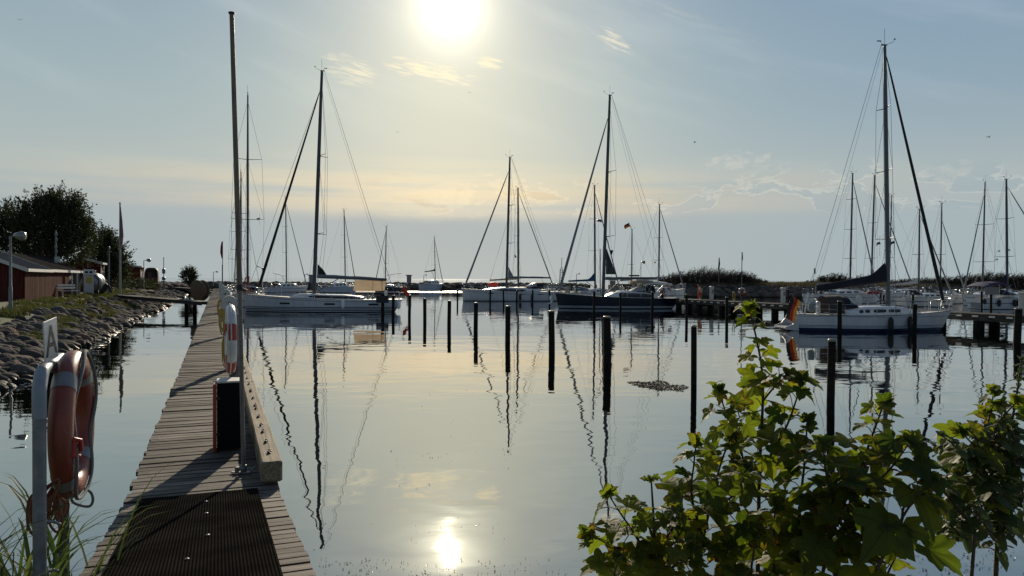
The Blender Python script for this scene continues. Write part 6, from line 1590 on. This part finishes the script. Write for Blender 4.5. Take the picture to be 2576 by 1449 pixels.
def sapling(label, stems, seed, name='sycamore_sapling', m=M_syc, out=OUTL, base_sz=.122, gap=.062, den=.92, pet=.95, tilt=.85, cat='sapling', msize=1.0):
    rnd = random.Random(seed); base = gy(*stems[0][0][0]); base.z = 1.0
    t = thing(name, label, cat, base); sb_ = MB(); pb = MB(); lv = Leaves()
    for pts, r0, f0, sz in stems:
        path = stem_path(pts); n = len(path); Ls = [0]
        for i in range(1, n): Ls.append(Ls[-1] + (path[i] - path[i - 1]).length)
        sb_.tube(path, [r0 * (1 - .75 * l / Ls[-1]) + .0012 for l in Ls], 7)
        s = f0 * Ls[-1]; tw = rnd.uniform(0, 3.14)
        def at(s):
            for i in range(1, n):
                if Ls[i] >= s: k = (s - Ls[i - 1]) / max(1e-6, Ls[i] - Ls[i - 1]); return path[i - 1].lerp(path[i], k), (path[i] - path[i - 1]).normalized()
            return path[-1], (path[-1] - path[-2]).normalized()
        while s < Ls[-1] + .001:
            p, d = at(s); fr = s / Ls[-1]; size = base_sz * sz * (1.05 - .62 * max(0, fr - .35) / .65) * rnd.uniform(.7, 1.15)
            tw += math.pi / 2 + rnd.uniform(-.3, .3)
            for k in (0, 1):
                if rnd.random() > den: continue
                a = tw + math.pi * k; u = d.orthogonal().normalized(); v = d.cross(u); o_ = u * math.cos(a) + v * math.sin(a)
                pl = size * rnd.uniform(.55, 1.1) * pet; e = p + (o_ * .9 + d * rnd.uniform(.25, .8)).normalized() * pl
                pb.tube([p, p.lerp(e, .5) + Vector((0, 0, .15 * pl)), e], .0014 + size * .006, 5, False)
                hd = Vector((o_.x, o_.y, 0)); hd = hd.normalized() if hd.length > .2 else Vector((rnd.gauss(0, 1), rnd.gauss(0, 1), 0)).normalized()
                ld_ = hd + Vector((0, 0, rnd.gauss(-.35, .35))); nr = Vector((rnd.gauss(0, .3), rnd.gauss(0, .3) - .25, 1)) + hd * rnd.uniform(0, tilt)
                lv.leaf(e, ld_, nr, size * msize, rnd, rnd.uniform(.1, .55), out)
            s += gap * (1.15 - .55 * fr) * rnd.uniform(.7, 1.3)
        for k in range(3):
            a = rnd.uniform(0, 6.28); lv.leaf(path[-1], Vector((math.cos(a) * .6, math.sin(a) * .6, .7)), Vector((rnd.gauss(0, .4), rnd.gauss(0, .4) - .6, .6)), base_sz * sz * .42, rnd, .4, out)
    sb_.v = [tuple(Vector(q) - t.location) for q in sb_.v]; pb.v = [tuple(Vector(q) - t.location) for q in pb.v]
    sb_.add(pb.v, pb.f, True); st_ = sb_.build('stem', M_stem, t); lv.build('leaves', m, t); return t
S1 = [([(1905, 1520, 3.3), (1910, 1200, 3.35), (1919, 1000, 3.4), (1915, 920, 3.42), (1900, 840, 3.45), (1884, 775, 3.47)], .010, .10, 1.0),
      ([(1908, 1250, 3.33), (1860, 1130, 3.25), (1830, 1050, 3.2), (1808, 985, 3.15)], .006, .25, .9), ([(1912, 1190, 3.35), (1975, 1080, 3.2), (2005, 1000, 3.1), (2020, 955, 3.05)], .006, .3, 1.0),
      ([(1918, 1010, 3.4), (1960, 960, 3.3), (1990, 945, 3.2)], .004, .4, .9), ([(1912, 1130, 3.37), (1870, 1075, 3.5), (1850, 1010, 3.55)], .004, .3, .8)]
sapling('tall sycamore sapling whose tip rises up to the jetty in front of the water', S1, 1)
S2 = [([(1760, 1520, 3.1), (1765, 1380, 3.1), (1790, 1260, 3.15), (1815, 1160, 3.2), (1840, 1100, 3.25)], .008, .1, .95), ([(1770, 1360, 3.1), (1740, 1250, 3.0), (1745, 1170, 2.95), (1752, 1110, 2.95)], .006, .25, .9), ([(1775, 1300, 3.1), (1850, 1240, 3.0), (1880, 1180, 2.9)], .005, .2, .9), ([(1765, 1400, 3.1), (1700, 1330, 3.05), (1690, 1270, 3.05)], .005, .2, .85)]
sapling('sycamore sapling leaning left of the tallest one over the pale water', S2, 2)
S3 = [([(1648, 1520, 2.95), (1646, 1350, 2.95), (1638, 1207, 2.95)], .0085, .99, .5), ([(1648, 1440, 2.95), (1600, 1350, 2.9), (1560, 1290, 2.85), (1528, 1240, 2.8)], .005, .1, .9), ([(1648, 1400, 2.95), (1690, 1330, 2.9), (1705, 1285, 2.85)], .005, .15, .85), ([(1640, 1490, 2.95), (1580, 1420, 2.85), (1530, 1370, 2.8), (1480, 1345, 2.75)], .005, .1, .95), ([(1646, 1470, 2.95), (1700, 1420, 2.8), (1740, 1360, 2.7)], .005, .1, .9), ([(1646, 1360, 2.95), (1620, 1300, 3.0), (1590, 1270, 3.05)], .004, .2, .75), ([(1560, 1500, 2.7), (1545, 1450, 2.7), (1560, 1400, 2.7)], .004, .1, .9)]
sapling('lowest sycamore sapling with a bare broken stick rising from its top', S3, 3)
S4 = [([(2000, 1520, 3.0), (2010, 1300, 3.0), (2025, 1150, 3.05), (2030, 1060, 3.1)], .008, .1, .95), ([(2090, 1520, 2.9), (2130, 1300, 2.9), (2175, 1150, 2.95), (2225, 1010, 3.0)], .009, .12, 1.12), ([(2120, 1330, 2.9), (2080, 1200, 2.8), (2070, 1120, 2.75)], .006, .2, 1.0), ([(2140, 1270, 2.9), (2230, 1190, 2.85), (2290, 1110, 2.8)], .005, .35, 1.15), ([(2060, 1520, 2.9), (2080, 1380, 2.85), (2110, 1290, 2.8), (2150, 1230, 2.8)], .007, .1, 1.15), ([(2175, 1500, 2.7), (2240, 1360, 2.7), (2290, 1270, 2.7), (2340, 1215, 2.7)], .007, .1, 1.1)]
sapling('broad sycamore sapling with the largest leaves in front of the white sloop reflection', S4, 4)
S5 = [([(1880, 1560, 2.88), (1890, 1430, 2.88), (1905, 1340, 2.88)], .006, .1, 1.0), ([(1800, 1560, 2.90), (1810, 1450, 2.90), (1830, 1370, 2.90)], .006, .1, .95), ([(2200, 1560, 2.85), (2230, 1450, 2.85), (2270, 1370, 2.85)], .006, .1, 1.15), ([(1700, 1560, 2.95), (1690, 1460, 2.95), (1680, 1400, 2.95)], .005, .1, .9), ([(1950, 1560, 3.00), (1945, 1380, 3.00), (1950, 1270, 3.00)], .006, .1, 1.0), ([(1600, 1560, 3.00), (1600, 1480, 3.00), (1610, 1420, 3.00)], .005, .1, .9)]
sapling('low mass of sycamore shoots filling the foreground below the taller saplings', S5, 5, den=.8)
# different bush at the frame edge: small oval leaves
OV = [(180, .03), (140, .16), (110, .24), (80, .30), (55, .40), (35, .56), (18, .76), (0, 1.0)]; OVL = OV + [(-a, r) for a, r in OV[-2:0:-1]]
rnd = random.Random(55); ST = [([(2500, 1560, 3.0), (2510, 1350, 3.0), (2530, 1150, 3.05), (2556, 1000, 3.1), (2570, 905, 3.1)], .010, .25, .7)]
for k in range(40):
    x = rnd.uniform(2385, 2595); y = rnd.uniform(1010, 1260) + max(0, 2500 - x) * .9; xe = x + rnd.gauss(-18, 40); Yk = rnd.uniform(2.7, 3.3); yb = min(1360, y + rnd.uniform(60, 170))
    ST.append(([(2520 + (x - 2520) * .7, yb, Yk), ((x + xe) / 2 + rnd.gauss(0, 10), (y + yb) / 2 - 20, Yk), (xe, y, Yk - .05)], .004, .05, .75))
sapling('dense small-leaved green bush at the frame edge beside the sycamores', ST, 6, 'green_bush', leaf_mat('elder_leaves', (.030, .052, .014), (.085, .115, .03), .38, rough=.6), OVL, .085, .028, .9, .5, .9, 'bush')
S7 = [([(2440, 1500, 2.9), (2460, 1250, 2.95), (2480, 1100, 3.0), (2500, 985, 3.05)], .007, .3, .85), ([(2473, 1140, 2.985), (2440, 1110, 2.9), (2415, 1085, 2.85)], .004, .3, .9), ([(2480, 1100, 3.0), (2530, 1040, 3.0), (2560, 1010, 3.0)], .004, .2, .8)]
sapling('sycamore shoot growing out of the small-leaved bush', S7, 7)

# ------------------------------------------------------------------ floating weed
rnd = random.Random(61); b = MB(); c0 = gz(1650, 972)
for k in range(1500):
    a = rnd.uniform(0, 6.28); r = rnd.random() ** .5; r *= 1 + .9 * noise.noise(Vector((math.cos(a) * 1.6, math.sin(a) * 1.6, 4.4))) + .25 * noise.noise(Vector((math.cos(a) * 5, math.sin(a) * 5, 1.4))); p = Vector((math.cos(a) * .62 * r, math.sin(a) * .85 * r, rnd.uniform(-.012, .008) * (1.2 - r))); d = Vector((rnd.gauss(0, 1), rnd.gauss(0, 1), rnd.gauss(.05, .18))).normalized()
    b.tube([p, p + d * .03 + Vector((0, 0, .005)), p + d * .065], [.005, .006, .002], 4, False)
o = b.build('weed_patch', mat('brown_weed', (.045, .035, .020), .7, var=.4, vs=30)); o.location = c0; tag(o, 'drifting patch of brown seaweed floating alone in the middle water', 'seaweed')
b = MB(); rnd = random.Random(62)
def flakes(n, x0, x1, y0, y1, s0, s1, bias=1.0):
    for k in range(n):
        px = rnd.uniform(x0, x1); py = y1 - (y1 - y0) * rnd.random() ** bias
        if noise.noise(Vector((px * .012, py * .03, 2.2))) + rnd.uniform(-.12, .12) < .05: continue
        p = gz(px, py, .003); a = rnd.uniform(0, 6.28); s = rnd.uniform(s0, s1); d = Vector((math.cos(a), math.sin(a), 0)); q = Vector((-d.y, d.x, 0)); t1, t2 = rnd.uniform(-.004, .016), rnd.uniform(0, .016)
        b.add([p - d * s, p - q * s * .4 + Vector((0, 0, t1)), p + d * s + Vector((0, 0, t2)), p + q * s * .4], [(0, 1, 2, 3)])
flakes(650, 800, 1460, 1405, 1475, .003, .011, 1.6)
flakes(170, 1000, 1300, 960, 1380, .003, .010); flakes(500, 2280, 2600, 1340, 1480, .004, .014); flakes(30, 640, 1000, 900, 1400, .005, .015)
flakes(700, 0, 260, 895, 985, .02, .09)
tag(b.build('leaf_litter', mat('wet_flakes', (.20, .19, .15), .18, var=.4, vs=40)), kind='stuff')

# ------------------------------------------------------------------ people
def skin_obj(name, verts, edges, radii, m, parent, root=0, sub=1):
    me = bpy.data.meshes.new(name); me.from_pydata(verts, edges, []); o = bpy.data.objects.new(name, me); C.objects.link(o); o.parent = parent
    md = o.modifiers.new('skin', 'SKIN'); md.use_smooth_shade = True; l = me.skin_vertices[0].data
    for i, r in enumerate(radii): l[i].radius = (r, r) if not isinstance(r, tuple) else r; l[i].use_root = (i == root)
    s = o.modifiers.new('sub', 'SUBSURF'); s.levels = sub; s.render_levels = sub; me.materials.append(m); return o
M_skin = mat('skin', (.36, .20, .14), .5, var=.05)
def person(label, loc, rz, h, bend, shirt, legs_c, hair, arm_fw=.1, bare_legs=True):
    t = thing('person', label, 'person', loc, rz); k = h / 1.75
    # +Y is the facing direction; bend = torso lean forward in rad
    def T(x, y, z):
        zz = z - .93
        if zz > 0: return Vector((x, y * math.cos(bend) + zz * math.sin(bend), .93 + zz * math.cos(bend) - y * math.sin(bend))) * k
        return Vector((x, y, z)) * k
    V, E, R = [], [], []
    def j(p, r, par=None):
        V.append(tuple(p)); R.append(r * k)
        if par is not None: E.append((par, len(V) - 1))
        return len(V) - 1
    pel = j(T(0, 0, .95), .13); wa = j(T(0, 0, 1.12), .115, pel); ch = j(T(0, 0, 1.32), .135, wa); nb_ = j(T(0, -.01, 1.46), .07, ch); nk = j(T(0, .01, 1.53), .052, nb_); h1 = j(T(0, .02, 1.60), .075, nk); h2 = j(T(0, .03, 1.69), .088, h1); h3 = j(T(0, .02, 1.75), .05, h2); ns = j(T(0, .115, 1.645), .014, h1)
    for s in (-1, 1):
        hp = j(T(s * .09, 0, .90), .10, pel); kn = j(Vector((s * .10, .03, .49)) * k, .062, hp); an = j(Vector((s * .10, -.02, .09)) * k, .042, kn); to = j(Vector((s * .11, .13, .035)) * k, .034, an)
        sh = j(T(s * .17, 0, 1.42), .062, nb_); eb = j(T(s * .24, .02 + arm_fw * .4, 1.15), .042, sh); wr = j(T(s * .25, .08 + arm_fw, .92), .028, eb); pm = j(T(s * .25, .10 + arm_fw, .86), .030, wr)
        for q, (dx, ln) in enumerate(((-.024, .06), (-.008, .075), (.008, .07), (.024, .055))): j(T(s * .25 + dx, .11 + arm_fw + .005 * q, .83 - ln), .009, pm)
        j(T(s * .225, .14 + arm_fw, .85), .009, pm)
    bd = skin_obj('body', V, E, R, M_skin, t)
    def part(name, pts, rr, m):
        b = MB()
        for P_, r_ in zip(pts, rr): b.tube(P_, [q * k for q in r_], 12)
        b.build(name, m, bd)
    part('shirt', [[T(0, 0, .93), T(0, 0, 1.12), T(0, 0, 1.34), T(0, 0, 1.45)]] + [[T(s * .13, 0, 1.42), T(s * .22, .02 + arm_fw * .2, 1.24)] for s in (-1, 1)], [[.165, .15, .175, .09]] + [[.085, .07]] * 2, shirt)
    low = .52 if bare_legs else .12
    part('trousers', [[T(0, 0, .84), T(0, 0, 1.0)]] + [[T(s * .09, 0, .92), Vector((s * .10, .02, low)) * k] for s in (-1, 1)], [[.165, .16]] + [[.12, .10 if bare_legs else .07]] * 2, legs_c)
    b = MB(); b.ell(T(0, -.012, 1.70), (.10 * k, .105 * k, .095 * k), 12, 8); b.build('hair', hair, bd)
    b = MB()
    for s in (-1, 1): b.ell(T(s * .035, .108, 1.665), (.012 * k, .008 * k, .008 * k), 6, 4)
    b.build('eye', M_black, bd)
    return t
person('child in pale shirt and red shorts standing on the jetty', jw(.9, jy_at_px(1762, .9), DZ), rad(150), 1.28, .05, mat('pale_yellow_shirt', (.42, .36, .20), .8), mat('red_shorts', (.45, .06, .04), .8), mat('brown_hair', (.07, .045, .025), .7))
q = B1.W(fx(B1, 1662), B1.ns * .3, .45); person('person bending forward in the cockpit of the dark blue yacht', q, B1.rot + rad(0), 1.72, .75, mat('brown_shirt', (.10, .055, .04), .8), mat('dark_trousers', (.03, .03, .035), .8), mat('dark_hair', (.02, .016, .012), .7), .3, False)
sbg = tag(MB().ell((0, 0, 0), (.38, .3, .50), 12, 8).build('sail_bag', M_beige), 'tall beige sail bag standing on the foredeck behind the dark blue bow', 'bag'); sbg.location = gy(1428, 729, 95)
sb2 = tag(MB().ell((0, 0, 0), (.26, .25, .34), 12, 8).build('sail_bag', M_black), 'dark bundle leaning against the beige sail bag', 'bag'); sb2.location = gy(1438, 726, 94.5)
# gulls
def gull(px, py, Y, s, label, rz):
    t = thing('bird', label, 'bird', gy(px, py, Y), rz); b = MB(); b.ell((0, 0, 0), (.09 * s, .30 * s, .08 * s), 8, 6); b.ell((0, .33 * s, .03 * s), (.05 * s, .08 * s, .05 * s), 6, 5)
    for e in (-1, 1): b.loft([[Vector((e * .05 * s, .10 * s, .02 * s)), Vector((e * .05 * s, -.10 * s, .02 * s))], [Vector((e * .45 * s, .16 * s, .20 * s)), Vector((e * .45 * s, -.04 * s, .19 * s))], [Vector((e * .95 * s, -.02 * s, .10 * s)), Vector((e * .95 * s, -.05 * s, .10 * s))]], True)
    b.add([(-.04 * s, -.25 * s, 0), (.04 * s, -.25 * s, 0), (.07 * s, -.46 * s, .01), (-.07 * s, -.46 * s, .01)], [(0, 1, 2, 3)])
    b.build('body', mat('gull_grey', (.10, .10, .11), .7), t)
gull(50, 50, 90, .4, 'tiny bird high in the sky above the big tree', .5); gull(1748, 358, 110, .6, 'small bird flying above the shrub thicket', 1.2); gull(2487, 345, 110, .7, 'small bird flying above the masts at the frame edge', 1.7); gull(1181, 233, 120, .4, 'tiny bird just below the sun glow', .3); gull(1000, 332, 140, .4, 'tiny bird above the awning of the striped yacht', .9)
# ------------------------------------------------------------------ clean up: nothing may be left without data
for o in list(bpy.data.objects):
    if o.type == 'MESH' and len(o.data.vertices) == 0: bpy.data.objects.remove(o)
